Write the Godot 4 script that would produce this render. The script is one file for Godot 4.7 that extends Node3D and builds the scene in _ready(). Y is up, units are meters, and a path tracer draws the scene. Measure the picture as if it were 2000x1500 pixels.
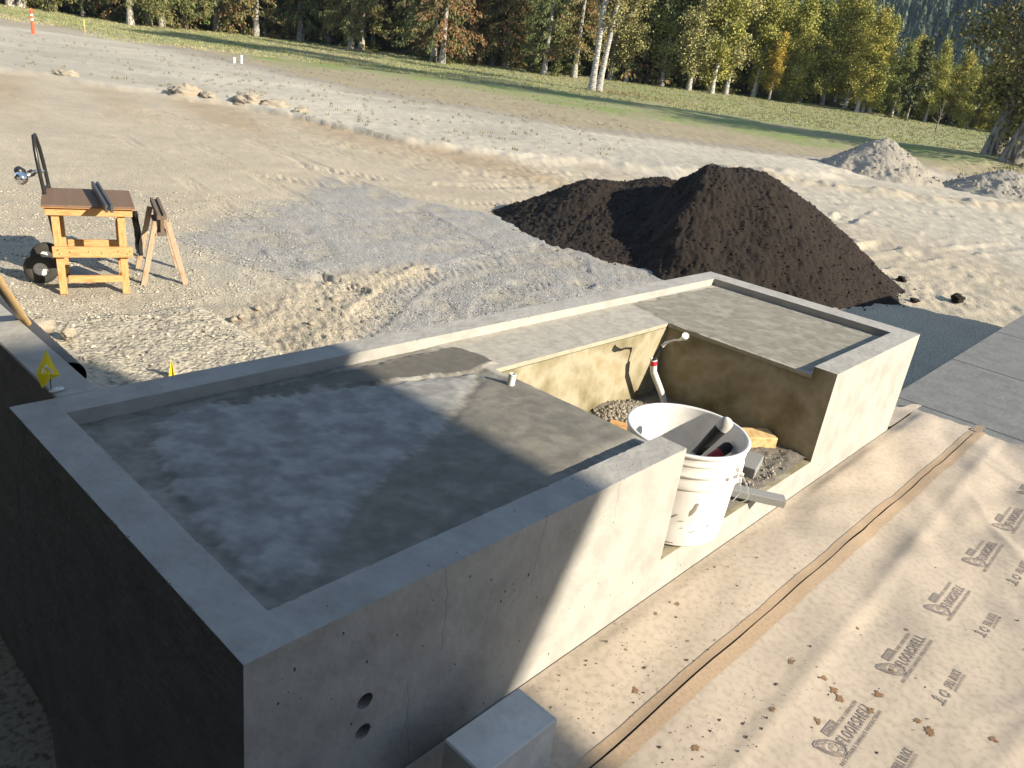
extends Node3D

# ---------------------------------------------------------------- state
var M := {}
var T := {}
var taken := {}
var rng := RandomNumberGenerator.new()
var nA := FastNoiseLite.new()
var nB := FastNoiseLite.new()
var nC := FastNoiseLite.new()
var nW := FastNoiseLite.new()

const GROUND := -1.16
const EYE := Vector2(-0.411, 0.749)
const SUN := Vector3(0.49, 1.0, 2.05)

func _ready() -> void:
	view_and_light()
	make_noises()
	make_textures()
	make_materials()
	build_ground()
	build_house()
	build_patio()
	build_island()
	build_garden_wall()
	build_paper()
	build_heaps()
	build_mountain()
	build_trees()
	build_on_island()
	build_yard()
	build_small()

# ---------------------------------------------------------------- camera, sky, sun
func view_and_light() -> void:
	var cam := Camera3D.new()
	cam.name = "camera"
	cam.fov = 52.417
	cam.near = 0.05
	cam.far = 4000.0
	cam.position = Vector3(-0.4112, 1.2017, 0.7491)
	cam.rotation_order = EULER_ORDER_YXZ
	cam.rotation_degrees = Vector3(-22.371, -49.516, 7.800)
	add_child(cam)
	cam.current = true
	var e := Environment.new()
	e.background_mode = Environment.BG_SKY
	var s := Sky.new()
	var p := ProceduralSkyMaterial.new()
	p.sky_top_color = Color(0.42, 0.50, 0.60)
	p.sky_horizon_color = Color(0.76, 0.80, 0.84)
	p.sky_curve = 0.14
	p.ground_bottom_color = Color(0.20, 0.18, 0.15)
	p.ground_horizon_color = Color(0.50, 0.52, 0.52)
	p.sun_angle_max = 20.0
	s.sky_material = p
	e.sky = s
	e.background_energy_multiplier = 0.95
	e.tonemap_mode = Environment.TONE_MAPPER_LINEAR
	e.tonemap_exposure = 2.18
	e.sdfgi_enabled = true
	e.ssao_enabled = true
	e.ssil_enabled = true
	e.fog_enabled = true
	e.fog_density = 0.00012
	e.fog_light_color = Color(0.62, 0.72, 0.86)
	var w := WorldEnvironment.new()
	w.name = "world_environment"
	w.environment = e
	add_child(w)
	var sun := DirectionalLight3D.new()
	sun.name = "sun"
	sun.light_energy = 1.5
	sun.light_color = Color(1.0, 0.945, 0.85)
	sun.light_angular_distance = 0.53
	sun.shadow_enabled = true
	add_child(sun)
	sun.look_at_from_position(SUN, Vector3.ZERO, Vector3.UP)

# ---------------------------------------------------------------- helpers
func make_noises() -> void:
	rng.seed = 4711
	for a in [[nA, 11, 0.35], [nB, 23, 1.6], [nC, 37, 7.0], [nW, 51, 1.0]]:
		a[0].seed = a[1]
		a[0].frequency = a[2]
		a[0].noise_type = FastNoiseLite.TYPE_SIMPLEX_SMOOTH
		a[0].fractal_type = FastNoiseLite.FRACTAL_FBM
		a[0].fractal_octaves = 3
	nW.fractal_type = FastNoiseLite.FRACTAL_NONE

func numbered(called: String) -> String:
	if not taken.has(called):
		taken[called] = 0
		return called
	taken[called] += 1
	return "%s_%03d" % [called, taken[called]]

func tag(o: Node, label: String, category: String, group := "", kind := "") -> Node:
	if label != "": o.set_meta("label", label)
	if category != "": o.set_meta("category", category)
	if group != "": o.set_meta("group", group)
	if kind != "": o.set_meta("kind", kind)
	return o

func thing(called: String, label: String, category: String, at := Vector3.ZERO, turn := 0.0, group := "") -> Node3D:
	var o := Node3D.new()
	o.name = numbered(called)
	add_child(o)
	o.position = at
	o.rotation.y = turn
	tag(o, label, category, group)
	return o

func part(called: String, mesh: Mesh, m: Material, parent: Node, at := Vector3.ZERO, rot := Vector3.ZERO) -> MeshInstance3D:
	var o := MeshInstance3D.new()
	o.mesh = mesh
	o.material_override = m
	o.name = called if parent != self else numbered(called)
	parent.add_child(o, true)
	o.position = at
	o.rotation = rot
	return o

func solo(called: String, mesh: Mesh, m: Material, label: String, category: String, at := Vector3.ZERO, rot := Vector3.ZERO, group := "") -> MeshInstance3D:
	var o := part(called, mesh, m, self, at, rot)
	tag(o, label, category, group)
	return o

func structure(called: String, mesh: Mesh, m: Material, at := Vector3.ZERO) -> MeshInstance3D:
	var o := part(called, mesh, m, self, at)
	o.set_meta("kind", "structure")
	return o

func copy_of(o: Node3D, at: Vector3, turn := 0.0, size := 1.0, label := "") -> Node3D:
	var c: Node3D = o.duplicate()
	c.name = numbered(String(o.name).get_slice("_0", 0))
	add_child(c)
	c.position = at
	c.rotation = Vector3(0, turn, 0)
	c.scale = Vector3.ONE * size
	if label != "": c.set_meta("label", label)
	return c

func lin(r: float, g: float, b: float) -> Color:
	return Color(r, g, b).linear_to_srgb()

func arrays_mesh(v: PackedVector3Array, ix: PackedInt32Array, col := PackedColorArray(), uv := PackedVector2Array(), smooth := true) -> ArrayMesh:
	var a := []
	a.resize(Mesh.ARRAY_MAX)
	a[Mesh.ARRAY_VERTEX] = v
	a[Mesh.ARRAY_INDEX] = ix
	if col.size(): a[Mesh.ARRAY_COLOR] = col
	if uv.size(): a[Mesh.ARRAY_TEX_UV] = uv
	var n := PackedVector3Array()
	n.resize(v.size())
	for i in range(0, ix.size(), 3):
		var p := v[ix[i]]
		var f := (v[ix[i + 2]] - p).cross(v[ix[i + 1]] - p)
		n[ix[i]] += f
		n[ix[i + 1]] += f
		n[ix[i + 2]] += f
	for i in n.size():
		n[i] = n[i].normalized() if n[i].length_squared() > 1e-18 else Vector3.UP
	a[Mesh.ARRAY_NORMAL] = n
	var m := ArrayMesh.new()
	m.add_surface_from_arrays(Mesh.PRIMITIVE_TRIANGLES, a)
	return m

# flat-shaded triangles gathered as loose corners
func loose(v: PackedVector3Array, col := PackedColorArray()) -> ArrayMesh:
	var ix := PackedInt32Array()
	ix.resize(v.size())
	for i in v.size(): ix[i] = i
	return arrays_mesh(v, ix, col)

func tri(v: PackedVector3Array, a: Vector3, b: Vector3, c: Vector3) -> void:
	v.append(a); v.append(b); v.append(c)

func quad(v: PackedVector3Array, a: Vector3, b: Vector3, c: Vector3, d: Vector3) -> void:
	tri(v, a, b, c)
	tri(v, a, c, d)

# box with chamfered edges, base at y = 0 unless centred
func box(size: Vector3, bevel := 0.004, centred := false) -> ArrayMesh:
	var h := size * 0.5
	var b: float = min(bevel, min(h.x, min(h.y, h.z)) * 0.6)
	var v := PackedVector3Array()
	var off := Vector3.ZERO if centred else Vector3(0, h.y, 0)
	var P := func(ax: int, sx: float, sy: float, sz: float) -> Vector3:
		var p := Vector3(sx * (h.x - b), sy * (h.y - b), sz * (h.z - b))
		p[ax] = [sx * h.x, sy * h.y, sz * h.z][ax]
		return p + off
	for s in [-1.0, 1.0]:
		var q := [[-1, -1], [-1, 1], [1, 1], [1, -1]]
		if s < 0: q.reverse()
		quad(v, P.call(0, s, q[0][0], q[0][1]), P.call(0, s, q[1][0], q[1][1]), P.call(0, s, q[2][0], q[2][1]), P.call(0, s, q[3][0], q[3][1]))
		quad(v, P.call(1, q[0][1], s, q[0][0]), P.call(1, q[1][1], s, q[1][0]), P.call(1, q[2][1], s, q[2][0]), P.call(1, q[3][1], s, q[3][0]))
		quad(v, P.call(2, q[0][0], q[0][1], s), P.call(2, q[1][0], q[1][1], s), P.call(2, q[2][0], q[2][1], s), P.call(2, q[3][0], q[3][1], s))
	for s in [-1.0, 1.0]:
		for t in [-1.0, 1.0]:
			var e1 := [P.call(0, s, t, -1), P.call(0, s, t, 1), P.call(1, s, t, 1), P.call(1, s, t, -1)]
			var e2 := [P.call(0, s, -1, t), P.call(0, s, 1, t), P.call(2, s, 1, t), P.call(2, s, -1, t)]
			var e3 := [P.call(1, -1, s, t), P.call(1, 1, s, t), P.call(2, 1, s, t), P.call(2, -1, s, t)]
			for e in [[e1, Vector3(s, t, 0)], [e2, Vector3(s, 0, t)], [e3, Vector3(0, s, t)]]:
				var g: Array = e[0]
				var f: Vector3 = (g[2] - g[0]).cross(g[1] - g[0])
				if f.dot(e[1]) < 0: g.reverse()
				quad(v, g[0], g[1], g[2], g[3])
			for u in [-1.0, 1.0]:
				var c := [P.call(0, s, t, u), P.call(1, s, t, u), P.call(2, s, t, u)]
				var f2: Vector3 = (c[2] - c[0]).cross(c[1] - c[0])
				if f2.dot(Vector3(s, t, u)) < 0: c.reverse()
				tri(v, c[0], c[1], c[2])
	return loose(v)

# stick between two points, rectangular section
func stick(parent: Node, called: String, m: Material, a: Vector3, b: Vector3, w: float, d: float, side := Vector3.RIGHT, bevel := 0.003) -> MeshInstance3D:
	var L := a.distance_to(b)
	var o := part(called, box(Vector3(w, L, d), bevel), m, parent)
	var y := (b - a).normalized()
	var z := side.cross(y).normalized()
	var x := y.cross(z).normalized()
	o.transform = Transform3D(Basis(x, y, z), a)
	return o

func tube(path: Array, radii: Array, sides := 10, caps := true) -> ArrayMesh:
	var v := PackedVector3Array()
	var ix := PackedInt32Array()
	var n := path.size()
	var up := Vector3(0.123, 0.91, 0.39)
	var prev := Vector3.ZERO
	for i in n:
		var d: Vector3 = (path[min(i + 1, n - 1)] - path[max(i - 1, 0)]).normalized()
		var x := up.cross(d).normalized() if prev == Vector3.ZERO else (prev - d * prev.dot(d)).normalized()
		prev = x
		var y := d.cross(x)
		var r: float = radii[i] if i < radii.size() else radii[-1]
		for k in sides:
			var a := TAU * k / sides
			v.append(path[i] + (x * cos(a) + y * sin(a)) * r)
	for i in n - 1:
		for k in sides:
			var a := i * sides + k
			var b := i * sides + (k + 1) % sides
			ix.append_array([a, a + sides, b, b, a + sides, b + sides])
	if caps:
		for e in [0, n - 1]:
			var c := v.size()
			v.append(path[e])
			for k in sides: v.append(v[e * sides + k])
			for k in sides:
				var a := c + 1 + k
				var b := c + 1 + (k + 1) % sides
				ix.append_array([c, a, b] if e == 0 else [c, b, a])
	return arrays_mesh(v, ix)

func lathe(profile: Array, sides := 40) -> ArrayMesh:
	var v := PackedVector3Array()
	var ix := PackedInt32Array()
	for p in profile:
		for k in sides:
			var a := TAU * k / sides
			v.append(Vector3(p.x * cos(a), p.y, p.x * sin(a)))
	for i in profile.size() - 1:
		for k in sides:
			var a := i * sides + k
			var b := i * sides + (k + 1) % sides
			ix.append_array([a, a + sides, b, b, a + sides, b + sides])
	return arrays_mesh(v, ix)

func stone(sd: int, size: Vector3, rough := 0.22, rings := 7, sides := 10) -> ArrayMesh:
	var n := FastNoiseLite.new()
	n.seed = sd
	n.frequency = 1.1
	var v := PackedVector3Array()
	var ix := PackedInt32Array()
	for i in rings + 1:
		var th := PI * i / rings
		for k in sides:
			var a := TAU * k / sides
			var d := Vector3(sin(th) * cos(a), cos(th), sin(th) * sin(a))
			var r := 1.0 + rough * 1.6 * n.get_noise_3dv(d * 1.4) + rough * 0.7 * n.get_noise_3dv(d * 4.0)
			v.append(d * r * size * 0.5)
	for i in rings:
		for k in sides:
			var a := i * sides + k
			var b := i * sides + (k + 1) % sides
			ix.append_array([a, b, a + sides, b, b + sides, a + sides])
	return arrays_mesh(v, ix)

func in_poly(p: Vector2, poly: PackedVector2Array) -> bool:
	return Geometry2D.is_point_in_polygon(p, poly)

# signed distance to a polygon, negative inside
func sd_poly(p: Vector2, poly: PackedVector2Array) -> float:
	var d := 1e9
	var n := poly.size()
	for i in n:
		d = min(d, p.distance_to(Geometry2D.get_closest_point_to_segment(p, poly[i], poly[(i + 1) % n])))
	return -d if Geometry2D.is_point_in_polygon(p, poly) else d

func scatter(called: String, mesh: Mesh, m: Material, xf: Array, cols: Array, parent: Node = self) -> MultiMeshInstance3D:
	var mm := MultiMesh.new()
	mm.transform_format = MultiMesh.TRANSFORM_3D
	mm.use_colors = cols.size() > 0
	mm.mesh = mesh
	mm.instance_count = xf.size()
	for i in xf.size():
		mm.set_instance_transform(i, xf[i])
		if cols.size(): mm.set_instance_color(i, cols[i])
	var o := MultiMeshInstance3D.new()
	o.multimesh = mm
	o.material_override = m
	o.name = called if parent != self else numbered(called)
	parent.add_child(o, true)
	o.set_meta("kind", "stuff")
	return o

# ---------------------------------------------------------------- textures and materials
func noise_map(key: String, sd: int, freq: float, stops: Array, size := 512, octaves := 5, cellular := false) -> NoiseTexture2D:
	var n := FastNoiseLite.new()
	n.seed = sd
	n.frequency = freq
	n.fractal_octaves = octaves
	n.noise_type = FastNoiseLite.TYPE_CELLULAR if cellular else FastNoiseLite.TYPE_SIMPLEX_SMOOTH
	var g := Gradient.new()
	g.offsets = PackedFloat32Array()
	g.colors = PackedColorArray()
	var off := PackedFloat32Array()
	var cs := PackedColorArray()
	for s in stops:
		off.append(s[0])
		cs.append(s[1] if s[1] is Color else Color(s[1], s[1], s[1]))
	g.offsets = off
	g.colors = cs
	var t := NoiseTexture2D.new()
	t.width = size
	t.height = size
	t.seamless = true
	t.noise = n
	t.color_ramp = g
	T[key] = t
	return t

func normal_map(key: String, sd: int, freq: float, strength: float, size := 512, octaves := 5, cellular := false) -> NoiseTexture2D:
	var n := FastNoiseLite.new()
	n.seed = sd
	n.frequency = freq
	n.fractal_octaves = octaves
	n.noise_type = FastNoiseLite.TYPE_CELLULAR if cellular else FastNoiseLite.TYPE_SIMPLEX_SMOOTH
	var t := NoiseTexture2D.new()
	t.width = size
	t.height = size
	t.seamless = true
	t.as_normal_map = true
	t.bump_strength = strength
	t.noise = n
	T[key] = t
	return t

func make_textures() -> void:
	noise_map("mottle", 3, 0.008, [[0.0, 0.88], [0.35, 0.94], [0.55, 0.97], [0.75, 1.0], [1.0, 0.95]], 1024, 6)
	noise_map("stain", 8, 0.006, [[0.0, Color(0.62, 0.60, 0.50)], [0.4, Color(0.86, 0.85, 0.80)], [0.65, Color(1, 1, 1)], [1.0, Color(0.88, 0.84, 0.74)]], 1024, 6)
	noise_map("fine", 5, 0.05, [[0.0, 0.72], [0.5, 0.95], [1.0, 1.0]], 512, 4)
	noise_map("grit", 6, 0.11, [[0.0, 0.45], [0.35, 0.75], [0.6, 0.95], [1.0, 1.0]], 1024, 4)
	noise_map("pebble", 9, 0.055, [[0.0, 1.0], [0.4, 0.97], [0.65, 0.90], [1.0, 0.74]], 1024, 2, true)
	noise_map("speckle", 19, 0.07, [[0.0, 0.45], [0.3, 0.80], [0.48, 0.97], [0.75, 1.0], [1.0, 0.9]], 1024, 5)
	noise_map("fibre", 12, 0.03, [[0.0, 0.86], [0.5, 0.97], [1.0, 1.0]], 1024, 6)
	noise_map("bark", 14, 0.02, [[0.0, 0.25], [0.42, 0.6], [0.5, 0.95], [1.0, 1.0]], 256, 5)
	noise_map("wood", 15, 0.012, [[0.0, Color(0.84, 0.74, 0.62)], [0.45, Color(0.97, 0.94, 0.90)], [0.6, Color(1, 1, 1)], [1.0, Color(0.92, 0.85, 0.76)]], 512, 5)
	normal_map("n_fine", 21, 0.06, 2.0)
	normal_map("n_grit", 22, 0.09, 7.0, 1024, 4)
	normal_map("n_soft", 23, 0.012, 3.0, 512, 4)
	normal_map("n_pebble", 24, 0.055, 6.0, 1024, 2, true)

# tex and nrm: [key, repeats per metre]
func mat(key: String, col: Color, rough := 0.9, tex := [], nrm := [], nscale := 1.0, vertex := false, own := false) -> StandardMaterial3D:
	var m := StandardMaterial3D.new()
	m.resource_name = key
	m.albedo_color = col
	m.roughness = rough
	m.vertex_color_use_as_albedo = vertex
	if tex.size() or nrm.size():
		m.uv1_triplanar = true
		m.uv1_world_triplanar = not own
		var s: float = tex[1] if tex.size() else nrm[1]
		m.uv1_scale = Vector3(s, s, s) if tex.size() < 3 else tex[2]
	if tex.size(): m.albedo_texture = T[tex[0]]
	if nrm.size():
		m.normal_enabled = true
		m.normal_texture = T[nrm[0]]
		m.normal_scale = nscale
	M[key] = m
	return m

func make_materials() -> void:
	mat("concrete", lin(0.378, 0.370, 0.346), 0.85, ["mottle", 0.9], ["n_fine", 0.9], 0.35)
	mat("concrete_stain_bounce", lin(0.36, 0.325, 0.235), 0.8, ["stain", 0.8], ["n_fine", 0.8], 0.3)  # form stain plus warm bounce light put into the yellower notch colour
	mat("concrete_rough", lin(0.34, 0.32, 0.285), 0.95, ["mottle", 2.0], ["n_grit", 2.0], 0.7)
	mat("slab", lin(1, 1, 1), 0.75, ["mottle", 2.3], ["n_fine", 2.3], 0.16, true)
	mat("patio", lin(0.185, 0.185, 0.182), 0.6, ["mottle", 0.8], ["n_fine", 0.6], 0.3)
	mat("pale_block", lin(0.74, 0.72, 0.67), 0.85, ["mottle", 1.5], ["n_fine", 1.5], 0.25)
	mat("grey_block", lin(0.33, 0.335, 0.33), 0.9, ["grit", 3.0], ["n_grit", 3.0], 0.5)
	mat("ground", lin(1, 1, 1), 0.97, ["speckle", 0.42], ["n_grit", 0.42], 0.55, true)
	mat("pebbles", lin(1, 1, 1), 0.9, [], [], 1.0, true)
	mat("topsoil", lin(0.025, 0.0165, 0.0112), 1.0, ["grit", 0.7], ["n_grit", 0.7], 1.4)
	mat("topsoil_crumb", lin(0.023, 0.0155, 0.0105), 1.0)
	mat("sand", lin(0.42, 0.385, 0.325), 1.0, ["grit", 0.5], ["n_grit", 0.5], 1.2)
	mat("dirt", lin(0.46, 0.39, 0.29), 1.0, ["grit", 1.2], ["n_grit", 1.2], 1.0)
	mat("lump", lin(0.47, 0.41, 0.32), 1.0, ["grit", 0.8], ["n_grit", 0.8], 1.2)
	mat("soil_floor", lin(0.26, 0.235, 0.20), 1.0, ["grit", 2.5], ["n_grit", 2.5], 1.3)
	mat("paper", lin(0.48, 0.41, 0.33), 0.8, ["fibre", 1.4], ["n_soft", 1.4], 0.35)
	mat("tape", lin(0.44, 0.325, 0.215), 0.55, ["fibre", 2.5], ["n_soft", 3.0], 0.25)
	mat("ink", lin(0.23, 0.20, 0.185), 0.8)
	mat("spill", lin(0.23, 0.135, 0.065), 0.6)
	mat("splash", lin(0.05, 0.04, 0.032), 0.8)
	mat("bucket", lin(0.76, 0.755, 0.74), 0.42, ["mottle", 2.0])
	mat("smear", lin(0.24, 0.215, 0.19), 0.9)
	mat("steel", lin(0.55, 0.55, 0.55), 0.35)
	M.steel.metallic = 0.9
	mat("chrome", lin(0.8, 0.8, 0.8), 0.08)
	M.chrome.metallic = 1.0
	mat("black_rubber", lin(0.016, 0.016, 0.017), 0.8, ["grit", 6.0])
	mat("tyre", lin(0.055, 0.053, 0.047), 0.85, ["grit", 5.0])
	mat("black_paint", lin(0.02, 0.02, 0.022), 0.35)
	mat("dark_metal", lin(0.075, 0.075, 0.078), 0.5, ["fine", 5.0])
	mat("grey_plastic", lin(0.62, 0.63, 0.63), 0.45)
	mat("white_plastic", lin(0.80, 0.80, 0.79), 0.4)
	mat("white_film", lin(0.78, 0.79, 0.80), 0.3)
	mat("red_band", lin(0.55, 0.03, 0.04), 0.4)
	mat("red_grip", lin(0.25, 0.012, 0.014), 0.45)
	mat("grey_grip", lin(0.22, 0.27, 0.30), 0.5)
	mat("dried_mortar", lin(0.68, 0.67, 0.62), 0.95, ["grit", 8.0], [], 1.0, false, true)
	mat("new_wood", lin(0.56, 0.335, 0.15), 0.75, ["wood", 1.0, Vector3(6, 1.2, 6)], [], 1.0, false, true)
	mat("pale_wood", lin(0.66, 0.50, 0.26), 0.75, ["wood", 1.0, Vector3(5, 5, 1.5)], [], 1.0, false, true)
	mat("handle_wood", lin(0.66, 0.47, 0.23), 0.6, ["wood", 1.0, Vector3(9, 1.5, 9)], [], 1.0, false, true)
	mat("old_wood", lin(0.40, 0.32, 0.24), 0.9, ["wood", 1.0, Vector3(9, 1.6, 9)], [], 1.0, false, true)
	mat("grey_wood", lin(0.15, 0.12, 0.10), 0.9, ["wood", 1.0, Vector3(9, 9, 1.5)], [], 1.0, false, true)
	mat("ply", lin(0.185, 0.125, 0.088), 0.75, ["wood", 1.0, Vector3(2, 4, 8)], [], 1.0, false, true)
	mat("ply_edge", lin(0.42, 0.22, 0.09), 0.8)
	mat("orange", lin(0.80, 0.10, 0.035), 0.5)
	mat("reflective", lin(0.80, 0.80, 0.78), 0.4)
	mat("yellow_paint", lin(0.72, 0.52, 0.10), 0.7)
	mat("flag", lin(0.80, 0.62, 0.015), 0.6)
	M.flag.backlight_enabled = true
	M.flag.backlight = lin(0.25, 0.19, 0.0)
	mat("flag_print", lin(0.82, 0.80, 0.70), 0.7)
	mat("house_wall", lin(0.020, 0.022, 0.026), 0.8, ["mottle", 0.5])
	mat("house_roof", lin(0.05, 0.05, 0.055), 0.7)
	mat("rock", lin(0.46, 0.40, 0.32), 0.95, ["grit", 2.0], ["n_grit", 2.0], 0.8)
	mat("cliff", lin(0.46, 0.41, 0.37), 0.95, ["mottle", 0.02], ["n_grit", 0.02], 1.5)
	mat("hill", lin(0.075, 0.085, 0.050), 1.0, ["grit", 0.01])
	mat("bark_pale", lin(0.48, 0.45, 0.40), 0.9, ["bark", 1.0, Vector3(1.6, 0.45, 1.6)], [], 1.0, false, true)
	mat("bark_birch", lin(0.50, 0.48, 0.44), 0.8, ["bark", 1.0, Vector3(0.5, 1.8, 0.5)], [], 1.0, false, true)
	mat("bark_big", lin(0.30, 0.27, 0.23), 0.95, ["bark", 1.0, Vector3(1.1, 0.22, 1.1)], [], 1.0, false, true)
	mat("pipe_black", lin(0.06, 0.06, 0.063), 0.55)
	mat("bark_brown", lin(0.30, 0.26, 0.21), 0.95, ["bark", 1.0, Vector3(2.0, 0.4, 2.0)], [], 1.0, false, true)
	mat("leaf", lin(1, 1, 1), 0.85, [], [], 1.0, true)
	M.leaf.backlight_enabled = true
	M.leaf.backlight = lin(0.08, 0.09, 0.02)
	M.leaf.cull_mode = BaseMaterial3D.CULL_DISABLED
	mat("grass", lin(1, 1, 1), 0.9, [], [], 1.0, true)
	M.grass.cull_mode = BaseMaterial3D.CULL_DISABLED
# ---------------------------------------------------------------- terrain
const AMP := [Vector2(0, 1.0), Vector2(15.82, 0.996), Vector2(22.37, 0.703), Vector2(29.80, 1.177), Vector2(39.30, 1.455), Vector2(46.57, 1.780), Vector2(53.56, 2.154), Vector2(58.75, 2.245), Vector2(63.81, 2.109), Vector2(70.18, 2.194), Vector2(72.65, 1.925), Vector2(76.15, 1.751), Vector2(78.91, 1.648), Vector2(130, 1.5)]
const RIDGE := [Vector2(-40, -34), Vector2(6.97, -28.95), Vector2(9.05, -27.03), Vector2(9.87, -24.88), Vector2(10.99, -23.59), Vector2(12.37, -22.16), Vector2(12.79, -19.51), Vector2(12.95, -17.28), Vector2(13.16, -15.37), Vector2(13.92, -14.24), Vector2(15.25, -12.77), Vector2(17.53, -11.99), Vector2(18.79, -10.81), Vector2(26.0, -10.0), Vector2(90, -9)]
const GRASS_AT := [Vector2(-200, 14), Vector2(-78.0, 19.69), Vector2(-72.4, 20.2), Vector2(-63.0, 25.0), Vector2(-43.2, 24.15), Vector2(-34.6, 24.08), Vector2(-25.9, 24.76), Vector2(-21.0, 26.1), Vector2(-18.0, 29.3), Vector2(-14.3, 32.5), Vector2(-12.6, 35.8), Vector2(-10.7, 39.9), Vector2(-6.4, 44.9), Vector2(20, 60)]
const GREEN_AT := [Vector2(-200, 22), Vector2(-80, 24), Vector2(-56.4, 32.3), Vector2(-46.1, 34.0), Vector2(-34.1, 36.7), Vector2(-25.3, 40.5), Vector2(-16.8, 43.5), Vector2(-12, 49), Vector2(-8.8, 52), Vector2(20, 70)]
var GRAVEL := PackedVector2Array([Vector2(3.55,-7.90),Vector2(4.25,-8.36),Vector2(5.48,-9.67),Vector2(6.67,-10.06),Vector2(8.02,-11.48),Vector2(8.01,-10.54),Vector2(7.99,-9.26),Vector2(9.03,-8.26),Vector2(9.0,-6.27),Vector2(9.5,-4.50),Vector2(9.5,-2.4),Vector2(5.5,-1.5),Vector2(3.0,-3.2),Vector2(3.39,-4.30),Vector2(4.19,-5.00),Vector2(3.92,-5.82),Vector2(3.69,-6.61),Vector2(3.54,-7.21)])
var ROUGH := PackedVector2Array([Vector2(2.2,-4.6),Vector2(2.5,-5.3),Vector2(3.2,-5.6),Vector2(4.0,-6.0),Vector2(5.6,-6.05),Vector2(5.5,-5.6),Vector2(4.5,-5.2),Vector2(4.0,-4.8),Vector2(3.3,-4.2),Vector2(2.7,-3.9)])
# [points, half width, depth, lug pitch]
var TRACKS := [
	[[Vector2(6.63,-24.88),Vector2(8.15,-20.34),Vector2(9.70,-18.11),Vector2(11.14,-14.81),Vector2(12.55,-12.77),Vector2(15.20,-11.04)], 0.26, 0.045, 0.30],
	[[Vector2(5.4,-24.0),Vector2(6.9,-19.8),Vector2(8.4,-17.2),Vector2(9.8,-14.0),Vector2(11.3,-11.8),Vector2(14.20,-9.7)], 0.26, 0.045, 0.30],
	[[Vector2(6.27,-16.27),Vector2(5.50,-12.32),Vector2(4.85,-8.96),Vector2(4.75,-7.55)], 0.14, 0.030, 0.14],
	[[Vector2(7.57,-16.57),Vector2(6.90,-12.62),Vector2(6.25,-9.26),Vector2(6.0,-7.2)], 0.14, 0.030, 0.14],
	[[Vector2(8.90,-20.61),Vector2(8.72,-13.97),Vector2(8.05,-10.31),Vector2(7.33,-7.75),Vector2(6.86,-6.10)], 0.22, 0.045, 0.24],
	[[Vector2(10.4,-19.9),Vector2(10.2,-14.1),Vector2(9.6,-10.9)], 0.22, 0.045, 0.24],
	[[Vector2(6.40,-13.86),Vector2(6.83,-11.55),Vector2(7.71,-10.13),Vector2(9.09,-9.07),Vector2(11.2,-8.9)], 0.24, 0.055, 0.26],
	[[Vector2(7.9,-14.1),Vector2(8.3,-12.3),Vector2(9.0,-11.0),Vector2(10.3,-10.3),Vector2(12.0,-10.2)], 0.24, 0.055, 0.26],
	[[Vector2(3.42,-4.42),Vector2(4.81,-5.37),Vector2(5.41,-5.64),Vector2(7.21,-5.97),Vector2(8.94,-6.32)], 0.20, 0.035, 0.22],
	[[Vector2(4.15,-3.6),Vector2(5.2,-4.5),Vector2(6.0,-4.85),Vector2(7.6,-5.0)], 0.16, 0.035, 0.20],
	[[Vector2(4.29,-6.95),Vector2(4.18,-6.03),Vector2(4.25,-5.41)], 0.12, 0.07, 0.9],
	[[Vector2(8.14,-5.67),Vector2(7.5,-5.1),Vector2(6.95,-4.59)], 0.10, 0.10, 0.9],
	[[Vector2(16.5,-9.0),Vector2(18.35,-8.13),Vector2(21.91,-6.59),Vector2(24.78,-3.45),Vector2(28,-1)], 0.30, 0.07, 0.36],
	[[Vector2(17.5,-10.2),Vector2(19.8,-9.2),Vector2(23.4,-7.4),Vector2(26.4,-4.5)], 0.30, 0.04, 0.36],
	[[Vector2(20.01,-2.61),Vector2(15.33,-3.27),Vector2(12.87,-3.42),Vector2(11.52,-3.31)], 0.24, 0.11, 4.0],
	[[Vector2(19.51,-3.97),Vector2(14.77,-4.02),Vector2(12.72,-4.34)], 0.24, 0.10, 4.0],
	[[Vector2(21,-6.4),Vector2(17.2,-5.6),Vector2(14.2,-5.5)], 0.24, 0.09, 3.0],
	[[Vector2(25.5,-27.5),Vector2(24.2,-33.0),Vector2(24.0,-40.4),Vector2(23.4,-52)], 0.3, 0.08, 0.8],
	[[Vector2(34.1,-18.6),Vector2(30.5,-21.6),Vector2(27.3,-25.6),Vector2(26.0,-33.0)], 0.3, 0.09, 0.8]]
var BERM := [Vector2(22.2,-10.9),Vector2(23.4,-10.0),Vector2(24.61,-8.56),Vector2(25.76,-7.24),Vector2(27.93,-5.62),Vector2(30.05,-4.35),Vector2(33,-3.2)]

func table_at(t: Array, k: float) -> float:
	if k <= t[0].x: return t[0].y
	for i in range(1, t.size()):
		if k <= t[i].x:
			return lerpf(t[i - 1].y, t[i].y, (k - t[i - 1].x) / (t[i].x - t[i - 1].x))
	return t[-1].y

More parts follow.
